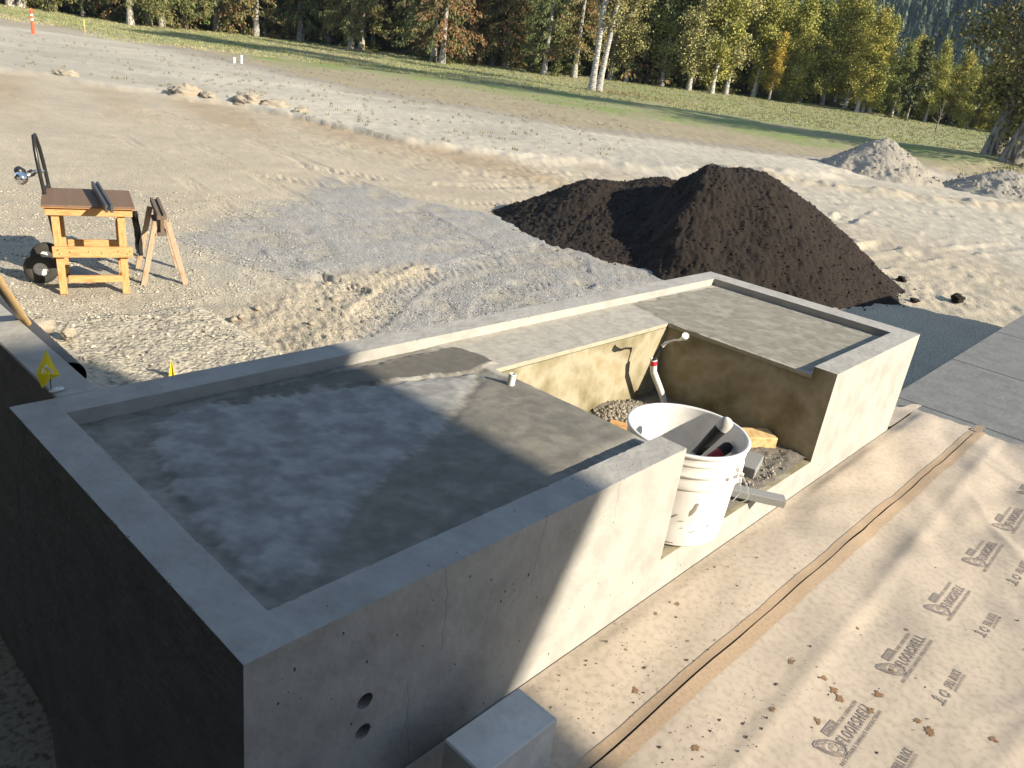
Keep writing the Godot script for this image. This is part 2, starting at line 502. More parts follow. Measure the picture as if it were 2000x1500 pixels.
func broad_y(x: float, z: float) -> float:
	var dx := x - EYE.x
	var dz := z - EYE.y
	var d := sqrt(dx * dx + dz * dz)
	var y := GROUND
	if d > 30.0:
		var az := rad_to_deg(atan2(dx, -dz))
		var amp: float = table_at(AMP, az) if az > 0.0 else 1.0
		y += amp * pow(clampf((d - 30.0) / 75.0, 0.0, 1.3), 1.5)
	# rootstock mound under the two big trees
	var r := Vector2(x - 52.5, z + 10.3).length()
	if r < 9.0: y += 0.26 * smoothstep(9.0, 2.0, r)
	# backfilled bank behind the island, kept in by the low wall
	if x < 4.0 and z > -5.0 and z < 8.0:
		if x > 0.13:
			var w := smoothstep(-3.25, -2.45, z) * smoothstep(1.95, 1.1, x) * smoothstep(-0.2, -0.5, z)
			y = lerpf(y, 0.03 + 0.22 * smoothstep(0.52, 0.25, x) * smoothstep(-1.05, -1.3, z), w)
		else:
			y = lerpf(-0.78, y, smoothstep(-3.0, -6.0, z))
	return y

func seg_info(p: Vector2, pts: Array) -> Vector3:   # distance across (signed), run along, absolute distance
	var best := Vector3(1e9, 0, 1e9)
	var run := 0.0
	for i in pts.size() - 1:
		var a: Vector2 = pts[i]
		var b: Vector2 = pts[i + 1]
		var ab := b - a
		var L := ab.length()
		var t := clampf((p - a).dot(ab) / (L * L), 0.0, 1.0)
		var q := p - (a + ab * t)
		var dd := q.length()
		if dd < best.z:
			best = Vector3(dd * signf(ab.cross(q)), run + t * L, dd)
		run += L
	return best

func build_ground() -> void:
	var boxes := []
	for t in TRACKS:
		var lo := Vector2(1e9, 1e9)
		var hi := -lo
		for q in t[0]:
			lo = lo.min(q)
			hi = hi.max(q)
		boxes.append(Rect2(lo, hi - lo).grow(0.6))
	var gravel_box := Rect2(2.4, -12.2, 8.2, 11.5)
	var rough_box := Rect2(1.7, -6.6, 4.5, 3.3)
	var berm_box := Rect2(20.5, -12.5, 13.5, 11.0)
	var angs := PackedFloat32Array()
	var a := 4.0
	while a < 97.0:
		angs.append(a)
		a += 0.17
	while a < 364.0:
		angs.append(a)
		a += 6.0
	var na := angs.size()
	var radii := PackedFloat32Array()
	var r := 0.4
	while r < 2.2:
		radii.append(r)
		r += 0.15
	while r < 135.0:
		radii.append(r)
		r *= 1.0078 if r < 60.0 else 1.02
	for e in [180.0, 300.0, 600.0, 1200.0, 2500.0]: radii.append(e)
	var nr := radii.size()
	var v := PackedVector3Array()
	var col := PackedColorArray()
	v.resize(na * nr)
	col.resize(na * nr)
	var tan_c := Vector3(0.475, 0.415, 0.315)
	var streak := Vector3(0.405, 0.315, 0.21)
	var pale := Vector3(0.50, 0.46, 0.38)
	var grey := Vector3(0.335, 0.328, 0.312)
	var stony := Vector3(0.46, 0.42, 0.335)
	var dark := Vector3(0.46, 0.42, 0.335)
	var dry := Vector3(0.36, 0.31, 0.205)
	var green := Vector3(0.28, 0.30, 0.135)
	var lush := Vector3(0.20, 0.28, 0.07)
	var earth := Vector3(0.33, 0.29, 0.235)
	for i in nr:
		var rr := radii[i]
		for j in na:
			var th := deg_to_rad(angs[j])
			var x := EYE.x + rr * sin(th)
			var z := EYE.y - rr * cos(th)
			var p := Vector2(x, z)
			var y := broad_y(x, z)
			var low := nA.get_noise_2d(x, z)
			var mid := nB.get_noise_2d(x, z)
			var c := tan_c
			var bump := 0.0
			if rr > 60.0:
				var xg := table_at(GREEN_AT, z) - 3.0
				var gd := table_at(GRASS_AT, z)
				var wide := nA.get_noise_2d(x * 0.18, z * 0.18)
				c = pale.lerp(earth, 0.5).lerp(dry, smoothstep(-1.5, 2.0, x - gd + wide * 3.0))
				c = c.lerp(green.lerp(lush, clampf(0.4 + wide * 1.2, 0, 1)), smoothstep(-3, 4, x - xg + wide * 5.0 + low * 2.0) * clampf(0.85 + low * 0.7, 0.2, 1))
				c = c.lerp(dry, clampf(0.25 + wide * 0.9 + mid * 0.3, 0, 0.7))
				y += low * 0.05
			else:
				var wide2 := nA.get_noise_2d(x * 0.3 + 40.0, z * 0.3)
				# earth road sweeping past: long streaks
				var zr := table_at(RIDGE, x)
				var past := zr - z + low * 0.5      # positive behind the low bank
				var st := nW.get_noise_2d(x * 0.35 + z * 0.1, z * 0.06 + x * 0.02)
				c = c.lerp(streak, clampf(smoothstep(-14.0, -1.5, past) * (0.55 + st * 1.1), 0, 0.85) * smoothstep(9.0, 13.0, rr))
				c = c.lerp(stony, smoothstep(11.5, 8.0, rr))
				c = c.lerp(pale, smoothstep(14.0, 19.0, x) * 0.85)
				if past > -1.5:
					var w := smoothstep(-0.5, 0.9, past)
					c = c.lerp(pale * (1.0 + wide2 * 0.25), w)
					bump += 0.15 * w + 0.07 * smoothstep(0.0, 0.4, past) * smoothstep(1.2, 0.4, past) * (nB.get_noise_2d(x * 0.5, z * 0.5) * 1.6)
					var gd2 := table_at(GRASS_AT, z)
					var e := x - gd2 + wide2 * 2.5 + low
					if e > -4.0:
						c = c.lerp(earth, smoothstep(-3.5, -1.0, e) * 0.9)
						c = c.lerp(dry, smoothstep(-0.6, 1.5, e))
						var xg2 := table_at(GREEN_AT, z) - 3.0
						c = c.lerp(green.lerp(lush, clampf(0.45 + wide2, 0, 1)), smoothstep(-4, 3, x - xg2 + wide2 * 6.0) * clampf(0.8 + low * 0.9, 0.1, 1))
					else:
						c = c.lerp(dry, clampf((mid - 0.25) * 1.2, 0, 0.25))
				if gravel_box.has_point(p):
					var sd := sd_poly(p, GRAVEL) + low * 0.9 + mid * 0.45
					var g := smoothstep(0.35, -0.25, sd) * clampf(0.95 + mid * 0.8 + low * 0.4, 0.0, 1.0)
					c = c.lerp(grey, g)
					bump += 0.025 * g
				if rough_box.has_point(p):
					var s2 := sd_poly(p, ROUGH)
					var w2 := smoothstep(0.25, -0.2, s2)
					if w2 > 0.0:
						bump += w2 * (0.015 * mid + 0.030 * absf(nC.get_noise_2d(x * 1.3, z * 1.3)) + 0.035 * absf(nC.get_noise_2d(x * 3.0, z * 3.0)))
						c = c.lerp(Vector3(0.47, 0.41, 0.31), w2)
				if berm_box.has_point(p):
					var bi := seg_info(p, BERM)
					if bi.z < 1.4:
						bump += 0.15 * smoothstep(1.3, 0.1, bi.z) * (0.7 + 0.8 * nB.get_noise_2d(x * 0.4, z * 0.4) + 0.5 * nC.get_noise_2d(x * 0.3, z * 0.3))
						c = c.lerp(tan_c, smoothstep(1.3, 0.4, bi.z))
				bump += mid * 0.012 + nC.get_noise_2d(x, z) * 0.010 + nC.get_noise_2d(x * 2.3, z * 2.3) * 0.006
				if x > 10.8: bump += mid * 0.02 + nC.get_noise_2d(x * 0.7, z * 0.7) * 0.016 * clampf(1.0 + low * 3.0, 0, 2)
				for k in TRACKS.size():
					if boxes[k].has_point(p):
						var t: Array = TRACKS[k]
						var s: Vector3 = seg_info(p, t[0])
						var hw: float = t[1]
						if s.z < hw * 1.7:
							var fade := 0.8 * clampf(0.6 + low * 1.2 + nB.get_noise_2d(s.y * 0.3, k * 9.0) * 1.2, 0.0, 1.0)
							var inside := smoothstep(hw * 1.08, hw * 0.85, s.z)
							var lip := smoothstep(hw * 1.7, hw * 1.2, s.z) * (1.0 - inside)
							var lug := sin(TAU * (s.y + absf(s.x) * 0.9) / (t[3] * 0.62))
							bump += t[2] * fade * (-0.45 * inside + 0.35 * lip + 0.42 * inside * clampf(lug * 1.6, -1, 1))
				if x < 0.13 and z > -4.0: c = dark
				elif x < 2.6 and z > -3.6: c = stony * 0.97
			v[i * na + j] = Vector3(x, y + bump, z)
			var f := 1.0 + low * 0.12 + mid * 0.08
			col[i * na + j] = Color(c.x * f, c.y * f, c.z * f)
	var ix := PackedInt32Array()
	for i in nr - 1:
		for j in na:
			var p0 := i * na + j
			var p1 := i * na + (j + 1) % na
			ix.append_array([p0, p0 + na, p1, p1, p0 + na, p1 + na])
	structure("ground", arrays_mesh(v, ix, col), M.ground)
	scatter_gravel()
	scatter_grass()

func scatter_gravel() -> void:
	var xf := []
	var cols := []
	var r := RandomNumberGenerator.new()
	r.seed = 77
	var made := 0
	while made < 120000:
		var d := 2.8 + 9.5 * pow(r.randf(), 0.8)
		var th := deg_to_rad(r.randf_range(10.0, 82.0))
		var x := EYE.x + d * sin(th)
		var z := EYE.y - d * cos(th)
		made += 1
		if z > -1.0 or x < 0.2: continue
		if x > 8.0 and z > -8: continue
		var p := Vector2(x, z)
		var in_gravel := in_poly(p, GRAVEL)
		if nB.get_noise_2d(x, z) < (-0.25 if in_gravel else -0.02) and d > 4.0: continue
		if not in_gravel and r.randf() < 0.35: continue
		var s := 0.0045 + 0.0085 * pow(r.randf(), 3.5)
		if d < 4.6: s *= 0.62
		if in_gravel: s *= 0.85
		elif r.randf() < 0.02: s *= 1.5
		var b := Basis.from_euler(Vector3(r.randf() * TAU, r.randf() * TAU, r.randf() * TAU)).scaled(Vector3(s, s * r.randf_range(0.45, 0.8), s * r.randf_range(0.6, 1.0)) * 2.0)
		xf.append(Transform3D(b, Vector3(x, broad_y(x, z) + nB.get_noise_2d(x, z) * 0.018 + s * 0.35 + (0.02 if in_gravel else 0.0), z)))
		var k := r.randf_range(0.45, 1.15)
		var cg := Vector3(0.34, 0.34, 0.335) if in_gravel else Vector3(0.46, 0.42, 0.35)
		if r.randf() < 0.05: cg = Vector3(0.50, 0.49, 0.46)
		cols.append(Color(cg.x * k, cg.y * k, cg.z * k))
	var o := scatter("gravel_stones", stone(5, Vector3.ONE, 0.35, 4, 6), M.pebbles, xf, cols)
	tag(o, "loose grey and tan gravel stones strewn over the dirt yard", "gravel")

func scatter_grass() -> void:
	var v := PackedVector3Array()
	var r := RandomNumberGenerator.new()
	r.seed = 91
	for k in 9:
		var a := r.randf() * TAU
		var d := Vector3(cos(a), 0, sin(a))
		var s := Vector3(-d.z, 0, d.x) * 0.10
		var o := Vector3(r.randf_range(-0.5, 0.5), 0, r.randf_range(-0.5, 0.5)) * 0.9
		tri(v, o - s, o + s, o + d * r.randf_range(0.1, 0.4) + Vector3(0, r.randf_range(0.5, 1.1), 0))
	var mesh := loose(v)
	var xf := []
	var cols := []
	for n in 20000:
		var d := 40.0 + 68.0 * pow(r.randf(), 0.75)
		var th := deg_to_rad(r.randf_range(12.0, 84.0))
		var x := EYE.x + d * sin(th)
		var z := EYE.y - d * cos(th)
		var e := x - table_at(GRASS_AT, z) + nA.get_noise_2d(x * 0.3, z * 0.3) * 4.0
		if e < -1.0 and r.randf() < 0.97: continue
		var s := r.randf_range(0.10, 0.24)
		xf.append(Transform3D(Basis(Vector3.UP, r.randf() * TAU).scaled(Vector3(s * 1.6, s * 0.7, s * 1.6)), Vector3(x, broad_y(x, z), z)))
		var w := nA.get_noise_2d(x * 0.2, z * 0.2)
		var cg := Vector3(0.27, 0.29, 0.12).lerp(Vector3(0.40, 0.35, 0.21), clampf(0.45 + w + r.randf_range(-0.3, 0.3) - smoothstep(0.0, 12.0, e) * 0.3, 0, 1))
		cols.append(Color(cg.x, cg.y, cg.z))
	var o := scatter("meadow_grass", mesh, M.grass, xf, cols)
	tag(o, "short green and straw coloured grass growing over the meadow", "grass")
	# sparse weeds on the pale graded dirt
	xf = []
	cols = []
	for n in 2600:
		var d := 20.0 + 34.0 * r.randf()
		var th := deg_to_rad(r.randf_range(12.0, 55.0))
		var x := EYE.x + d * sin(th)
		var z := EYE.y - d * cos(th)
		if z > table_at(RIDGE, x) - 1.0: continue
		if nB.get_noise_2d(x * 0.35, z * 0.35) < 0.12: continue
		var s := r.randf_range(0.05, 0.13)
		xf.append(Transform3D(Basis(Vector3.UP, r.randf() * TAU).scaled(Vector3(s, s, s)), Vector3(x, broad_y(x, z) + 0.15, z)))
		var cg := Vector3(0.15, 0.14, 0.075).lerp(Vector3(0.27, 0.23, 0.15), r.randf())
		cols.append(Color(cg.x, cg.y, cg.z))
	o = scatter("dirt_weeds", mesh, M.grass, xf, cols)
	tag(o, "sparse dry weeds sprouting from the pale graded dirt", "weeds")
# ---------------------------------------------------------------- house behind the camera (casts the eave shadow), plus an added shading side wall
func build_house() -> void:
	var h := thing("house", "unseen house with a wide flat eave and an added dark side wall", "house", Vector3(-1.75, -0.78, -3.2))
	var o := Vector3(1.75, 0.78, 3.2)
	part("added_side_wall", box(Vector3(0.25, 5.9, 17.0), 0.01), M.house_wall, h, Vector3(-1.12, -0.78, -1.4) + o)  # added unseen wall, tall, close and near black to darken the island end
	part("main_wall", box(Vector3(9.0, 4.35, 6.4), 0.01), M.house_wall, h, Vector3(-2.55, -0.78, 10.2) + o)
	part("added_side_roof", box(Vector3(0.9, 0.16, 17.2), 0.01), M.house_roof, h, Vector3(-1.3, 5.13, -1.4) + o)  # cap of the added shading wall
	part("eave", box(Vector3(11.3, 0.20, 9.3), 0.01), M.house_roof, h, Vector3(-3.28, 3.58, 10.24) + o)
	part("window_pane", box(Vector3(0.03, 1.2, 1.6), 0.002), M.black_paint, h, Vector3(-0.982, 0.4, 2.0) + o)

# ---------------------------------------------------------------- patio slab
func build_patio() -> void:
	var p := Node3D.new()
	p.name = "patio"
	add_child(p)
	p.set_meta("kind", "structure")
	var top := -0.012
	var th := 0.14
	var xs := [2.8625, 3.36, 4.33, 5.33, 6.33, 7.33, 8.33, 9.33, 10.33, 11.33]
	for i in xs.size() - 1:
		var x0: float = xs[i] + (0.003 if i > 0 else 0.0)
		var x1: float = xs[i + 1] - 0.003
		part("panel", box(Vector3(x1 - x0, th, 3.145), 0.006), M.patio, p, Vector3((x0 + x1) * 0.5, top - th, 1.4275))
	part("panel", box(Vector3(2.855, th, 2.995), 0.004), M.patio, p, Vector3(1.4305, top - th, 1.5005))
	part("foundation", box(Vector3(8.44, 1.2, 3.05), 0.01), M.concrete_rough, p, Vector3(7.10, -1.355, 1.45))
	part("foundation", box(Vector3(2.84, 1.2, 2.9), 0.01), M.concrete_rough, p, Vector3(1.43, -1.355, 1.52))

# ---------------------------------------------------------------- concrete island
const IL := 2.859
const IW := 0.9375
const IH := 0.42
const NX0 := 1.123
const NX1 := 2.03
const NZ := -0.63
const NY := 0.105
const SLAB := 0.395

func csg_box(parent: Node, a: Vector3, b: Vector3, m: Material, op := CSGShape3D.OPERATION_UNION) -> CSGBox3D:
	var c := CSGBox3D.new()
	c.size = b - a
	c.position = (a + b) * 0.5
	c.operation = op
	c.material = m
	parent.add_child(c)
	return c

func build_island() -> void:
	var t := thing("concrete_island", "long pale cast concrete outdoor counter island with a notch cut in its front", "counter")
	var c := CSGCombiner3D.new()
	c.name = "wall"
	t.add_child(c)
	csg_box(c, Vector3(0, -1.25, -IW), Vector3(IL, IH, 0), M.concrete)
	csg_box(c, Vector3(0.0806, 0.377, -0.857), Vector3(2.752, 0.6, -0.0764), M.concrete, CSGShape3D.OPERATION_SUBTRACTION)
	csg_box(c, Vector3(NX0, NY, NZ), Vector3(NX1, 0.7, 0.1), M.concrete_stain_bounce, CSGShape3D.OPERATION_SUBTRACTION)
	for y in [0.223, 0.157]:
		var h := CSGCylinder3D.new()
		h.radius = 0.0155
		h.height = 0.16
		h.sides = 20
		h.rotation = Vector3(PI / 2, 0, 0.0)
		h.position = Vector3(0.211, y, -0.05)
		h.operation = CSGShape3D.OPERATION_SUBTRACTION
		h.material = M.concrete_rough
		c.add_child(h)
	# small air holes left in the cast faces
	var r := RandomNumberGenerator.new()
	r.seed = 303
	var spots := []
	for n in 150:
		var x := 0.03 + r.randf() * (IL - 0.06)
		if r.randf() < 0.55: x = 0.05 + 0.85 * r.randf()
		var y := r.randf_range(0.02, IH - 0.02)
		if x > NX0 - 0.02 and x < NX1 + 0.02 and y > NY - 0.02: continue
		spots.append([Vector3(x, y, 0.0), 0.0006 + 0.0017 * pow(r.randf(), 3.5), 0])
	for n in 34:
		var x := 0.05 + 2.75 * r.randf()
		spots.append([Vector3(x, IH, -0.015 - 0.05 * r.randf()), 0.0007 + 0.0010 * r.randf(), 1])
	for n in 16:
		spots.append([Vector3(0.1 + 2.6 * r.randf(), IH, -0.87 - 0.05 * r.randf()), 0.0007 + 0.0010 * r.randf(), 1])
	for s in spots:
		var h := CSGCylinder3D.new()
		h.sides = 7
		h.radius = s[1]
		h.height = 0.018
		h.operation = CSGShape3D.OPERATION_SUBTRACTION
		h.material = M.concrete_rough
		h.position = s[0]
		if s[2] == 0: h.rotation = Vector3(PI / 2, 0, 0)
		h.scale = Vector3(1.0, 1.0, r.randf_range(1.2, 2.4))
		c.add_child(h)
	# hairline cracks and chipped arrises
	for ck in [[0.36, 0.42, 0.24], [0.62, 0.42, 0.28], [0.30, 0.20, 0.02], [0.86, 0.42, 0.33]]:
		var px: float = ck[0]
		var py: float = ck[1]
		while py > ck[2]:
			var nxp := px + r.randf_range(-0.007, 0.006)
			var nyp := py - r.randf_range(0.012, 0.024)
			var h := CSGBox3D.new()
			h.size = Vector3(0.0006, Vector2(nxp - px, nyp - py).length() + 0.001, 0.008)
			h.position = Vector3((px + nxp) * 0.5, (py + nyp) * 0.5, 0.0)
			h.rotation.z = atan2(nxp - px, py - nyp)
			h.operation = CSGShape3D.OPERATION_SUBTRACTION
			h.material = M.concrete_rough
			c.add_child(h)
			px = nxp
			py = nyp
	for n in 110:
		var h := CSGBox3D.new()
		var along := r.randf()
		var e := n % 5
		h.size = Vector3(r.randf_range(0.004, 0.022), r.randf_range(0.0010, 0.0030), r.randf_range(0.0015, 0.0035))
		h.position = [Vector3(along * IL, IH, 0), Vector3(0.09 + along * 1.0, IH, -0.0764), Vector3(0.09 + along * 2.6, IH, -0.857), Vector3(0.0806, IH, -0.09 - along * 0.75), Vector3(0.0, IH, -along * IW)][e]
		if e > 2: h.size = Vector3(h.size.z, h.size.y, h.size.x)
		h.rotation = Vector3(r.randfn(0, 0.3), r.randfn(0, 0.25), r.randfn(0, 0.15))
		h.operation = CSGShape3D.OPERATION_SUBTRACTION
		h.material = M.concrete
		c.add_child(h)
	build_slab(t)
	# soil and mortar crumbs on the floor of the notch
	var v := PackedVector3Array()
	var ix := PackedInt32Array()
	var nx := 120
	var nz := 84
	for i in nx + 1:
		for j in nz + 1:
			var x := lerpf(NX0 + 0.001, NX1 - 0.001, float(i) / nx)
			var z := lerpf(-0.018 - 0.008 * nC.get_noise_2d(x * 3.0, 5.0), NZ + 0.001, float(j) / nz)
			var edge := smoothstep(-0.004, -0.06, z)
			var y := NY + 0.001 + edge * (0.007 + 0.008 * nC.get_noise_2d(x * 1.6, z * 1.6) + 0.006 * nC.get_noise_2d(x * 6.0, z * 6.0))
			y += 0.035 * smoothstep(0.22, 0.0, Vector2(x - 1.72, z + 0.60).length()) + 0.01 * smoothstep(0.2, 0.0, NX1 - x)
			v.append(Vector3(x, y, z))
	for i in nx:
		for j in nz:
			var a := i * (nz + 1) + j
			ix.append_array([a, a + 1, a + nz + 1, a + 1, a + nz + 2, a + nz + 1])
	part("notch_floor", arrays_mesh(v, ix), M.soil_floor, t)
	var xf := []
	var cols := []
	for n in 4200:
		var x := r.randf_range(NX0 + 0.01, NX1 - 0.01)
		var z := r.randf_range(NZ + 0.01, -0.03)
		if n < 1500:
			x = 1.72 + r.randfn(0, 0.12)
			z = -0.60 + absf(r.randfn(0, 0.06))
			if x > NX1 - 0.02 or x < NX0 + 0.02: continue
		var s := 0.0016 + 0.0050 * pow(r.randf(), 3.0)
		var y := NY + 0.006 + 0.035 * smoothstep(0.22, 0.0, Vector2(x - 1.72, z + 0.60).length())
		xf.append(Transform3D(Basis.from_euler(Vector3(r.randf() * 6, r.randf() * 6, 0)).scaled(Vector3.ONE * s * 2.0), Vector3(x, y + s * 0.5, z)))
		var k := r.randf_range(0.5, 1.25)
		cols.append(Color(0.28 * k, 0.25 * k, 0.205 * k))
	scatter("crumbs", stone(8, Vector3.ONE, 0.5, 4, 6), M.pebbles, xf, cols, t)
	# pipe stub standing in the slab
	var stub := part("pipe_stub", lathe([Vector2(0.0105, -0.01), Vector2(0.0105, 0.029), Vector2(0.0092, 0.031), Vector2(0.0075, 0.030), Vector2(0.0075, 0.004), Vector2(0.0, 0.003)], 24), M.grey_plastic, t, Vector3(1.074, SLAB + 0.001, -0.523), Vector3(0.03, 0, -0.05))
	stub.set_meta("label", "short grey plastic pipe stub standing in the mortar")

func slab_poly(a: Array) -> PackedVector2Array:
	return PackedVector2Array(a)

func build_slab(t: Node3D) -> void:
	var light := slab_poly([Vector2(0.251,-0.80),Vector2(0.531,-0.754),Vector2(0.845,-0.673),Vector2(1.040,-0.622),Vector2(0.879,-0.512),Vector2(0.684,-0.405),Vector2(0.507,-0.330),Vector2(0.351,-0.253),Vector2(0.234,-0.163),Vector2(0.203,-0.15),Vector2(0.125,-0.16),Vector2(0.125,-0.341),Vector2(0.150,-0.529),Vector2(0.180,-0.680)])
	var wet_back := slab_poly([Vector2(0.283,-0.805),Vector2(0.487,-0.822),Vector2(0.806,-0.825),Vector2(1.130,-0.815),Vector2(1.16,-0.74),Vector2(1.149,-0.67),Vector2(1.05,-0.640),Vector2(0.861,-0.692),Vector2(0.648,-0.750),Vector2(0.408,-0.785)])
	var wet_front := slab_poly([Vector2(1.045,-0.607),Vector2(1.13,-0.56),Vector2(1.16,-0.139),Vector2(0.731,-0.103),Vector2(0.390,-0.110),Vector2(0.218,-0.130),Vector2(0.351,-0.253),Vector2(0.544,-0.343),Vector2(0.767,-0.446)])
	var right_bay := slab_poly([Vector2(2.11,-0.84),Vector2(2.72,-0.83),Vector2(2.73,-0.09),Vector2(2.05,-0.09),Vector2(2.035,-0.620)])
	var n2 := FastNoiseLite.new()
	n2.seed = 99
	n2.frequency = 9.0
	n2.fractal_octaves = 5
	var streaks := FastNoiseLite.new()
	streaks.seed = 5
	streaks.frequency = 6.0
	streaks.fractal_octaves = 4
	for bay in [[0.0806, NX0, -0.0764, -0.857], [NX0, NX1, NZ, -0.857], [NX1, 2.752, -0.0764, -0.857]]:
		var x0: float = bay[0]
		var x1: float = bay[1]
		var z0: float = bay[2]
		var z1: float = bay[3]
		var nx := int((x1 - x0) / 0.006)
		var nz := int((z0 - z1) / 0.006)
		var v := PackedVector3Array()
		var col := PackedColorArray()
		var ix := PackedInt32Array()
		for i in nx + 1:
			for j in nz + 1:
				var x := lerpf(x0, x1, float(i) / nx)
				var z := lerpf(z0, z1, float(j) / nz)
				var a := n2.get_noise_2d(x, z)
				var b := n2.get_noise_2d(x * 4.0 + 7.0, z * 4.0)
				var q := Vector2(x, z) + Vector2(a, n2.get_noise_2d(x + 30.0, z)) * 0.022
				var s := streaks.get_noise_2d(x * 0.9 + z * 0.9 + a * 0.10, (z - x * 0.5) * 1.6 + a * 0.08)
				# sweeps left by the trowel
				var arc := sin(48.0 * q.distance_to(Vector2(0.75, -1.25)) + 7.0 * a) * clampf(0.3 + 1.5 * n2.get_noise_2d(x * 0.5 - 9.0, z * 0.5), 0, 1)
				# dry rough skirt
				var c := Vector3(0.235, 0.222, 0.198) * (1.0 + 0.22 * b + 0.45 * a)
				var y := SLAB - 0.007 + 0.0022 * b + 0.002 * a
				if x > NX0 - 0.02:
					c = Vector3(0.41, 0.385, 0.335) * (1.0 + 0.06 * b + 0.14 * a)
					y = SLAB - 0.004 + 0.001 * b
				var dl := sd_poly(q, light)
				if dl < 0.031 and x < NX0:
					var w := smoothstep(0.02, -0.02, dl)
					var m := clampf(0.5 + s * 0.7 + a * 1.3 + b * 0.45 + arc * 0.28, 0, 1)
					c = c.lerp(Vector3(0.225, 0.225, 0.215).lerp(Vector3(0.345, 0.345, 0.332), m), w)
					y = lerpf(y, SLAB + 0.001 + 0.0008 * s, w)
				var db := sd_poly(q, wet_back)
				if db < 0.01:
					var w := smoothstep(0.005, -0.005, db)
					c = c.lerp(Vector3(0.135, 0.126, 0.104) * (1.0 + 0.08 * b), w)
					y = lerpf(y, SLAB + 0.0005, w)
				var df := sd_poly(q, wet_front)
				if df < 0.021 and x < NX0 + 0.05:
					var w := smoothstep(0.02, -0.03, df)
					c = c.lerp(Vector3(0.165, 0.157, 0.132).lerp(Vector3(0.225, 0.213, 0.178), clampf(0.4 + s * 1.3 + arc * 0.25, 0, 1)) * (1.0 + 0.12 * b), w)
					y = lerpf(y, SLAB - 0.0005, w)
				var dr := sd_poly(q, right_bay)
				if dr < 0.01:
					var w := smoothstep(0.006, -0.006, dr)
					c = c.lerp(Vector3(0.235, 0.222, 0.178).lerp(Vector3(0.33, 0.31, 0.26), clampf(0.35 + s * 1.2 + arc * 0.35, 0, 1)) * (1.0 + 0.1 * b), w)
					y = lerpf(y, SLAB, w)
				# pale laitance ridges where the trowelled coats meet
				var ridge := smoothstep(0.012, 0.004, absf(db + 0.002)) + smoothstep(0.014, 0.004, absf(dl))
				if ridge > 0.0 and x < NX0 + 0.05:
					c = c.lerp(Vector3(0.38, 0.37, 0.345), clampf(ridge * (0.15 + b * 1.0 + a), 0, 0.6))
					y += 0.0025 * clampf(ridge * (0.5 + b), 0, 1)
				v.append(Vector3(x, y, z))
				col.append(Color(c.x, c.y, c.z))
		for i in nx:
			for j in nz:
				var k := i * (nz + 1) + j
				ix.append_array([k, k + 1, k + nz + 1, k + 1, k + nz + 2, k + nz + 1])
		# close the slab down to the recess floor so that it is solid
		var skirt := v.size()
		var ring := []
		for i in nx + 1: ring.append(i * (nz + 1))
		for j in range(1, nz + 1): ring.append(nx * (nz + 1) + j)
		for i in range(nx - 1, -1, -1): ring.append(i * (nz + 1) + nz)
		for j in range(nz - 1, 0, -1): ring.append(j)
		for k in ring:
			v.append(v[k])
			col.append(Color(0.40, 0.37, 0.29))  # same yellowed tone as the notch faces, warm bounce included
			v.append(Vector3(v[k].x, 0.3755, v[k].z))
			col.append(Color(0.40, 0.37, 0.29))
		for k in ring.size():
			var a := skirt + k * 2
			var b := skirt + ((k + 1) % ring.size()) * 2
			ix.append_array([a, b, a + 1, b, b + 1, a + 1])
		part("mortar_bed", arrays_mesh(v, ix, col), M.slab, t)

# ---------------------------------------------------------------- low wall running back from the island
func build_garden_wall() -> void:
	solo("garden_wall", box(Vector3(0.087, 1.67, 5.6), 0.003), M.concrete, "narrow pale concrete wall running back from the island corner", "wall", Vector3(0.1325, -1.25, -IW - 0.002 - 2.8))

# ---------------------------------------------------------------- brown floor paper
func paper_y(x: float, z: float) -> float:
	var far := smoothstep(0.8, 2.2, x)
	var y := 0.008
	y += (0.0030 + 0.0060 * far) * nW.get_noise_2d(x * 2.6, z * 3.6)
	y += (0.0008 + 0.0026 * far) * nW.get_noise_2d(x * 6.0 + 11.0, z * 7.0)
	y += 0.0030 * nW.get_noise_2d(x * 1.2 + z * 4.5, z * 1.2 - x * 0.3 + 9.0) * (1.0 + far)
	# sharp little creases
	for f in [[1.9, 0.10, 1.1, 0.25], [2.3, 0.55, -0.6, 0.35], [2.6, 0.9, 0.8, 0.3], [1.55, 0.8, 0.35, 0.3], [2.85, 0.45, 1.9, 0.2], [2.2, 0.16, -2.0, 0.12]]:
		var cr := Vector2(x - f[0], z - f[1]).rotated(-f[2])
		if absf(cr.y) < 0.03 and absf(cr.x) < f[3]: y += 0.0045 * (1.0 - absf(cr.y) / 0.03) * (1.0 - absf(cr.x) / f[3])
	# long soft fold lines
	for f in [[0.73, 0.78, 0.10], [1.0, 0.95, 0.05], [0.62, 0.40, -0.03]]:
		var dd: float = (z - f[1] - (x - 1.2) * f[2])
		y += 0.004 * exp(-dd * dd / 0.0006)
	return max(y, -0.006)

func tape_z(x: float) -> float:
	return 0.2265 + (x - 0.58) * 0.0085 + 0.0012 * nW.get_noise_2d(x * 2.2, 3.0)

func ribbon(z_of: Callable, y_of: Callable, rows: int, x0: float, x1: float, nx: int) -> ArrayMesh:
	var v := PackedVector3Array()
	var ix := PackedInt32Array()
	for i in nx + 1:
		var x := lerpf(x0, x1, float(i) / nx)
		for j in rows + 1:
			var z: float = z_of.call(x, float(j) / rows)
			var xx: float = x
			v.append(Vector3(xx, y_of.call(xx, z, float(j) / rows), z))
	for i in nx:
		for j in rows:
			var a := i * (rows + 1) + j
			ix.append_array([a, a + rows + 1, a + 1, a + 1, a + rows + 1, a + rows + 2])
	return arrays_mesh(v, ix)

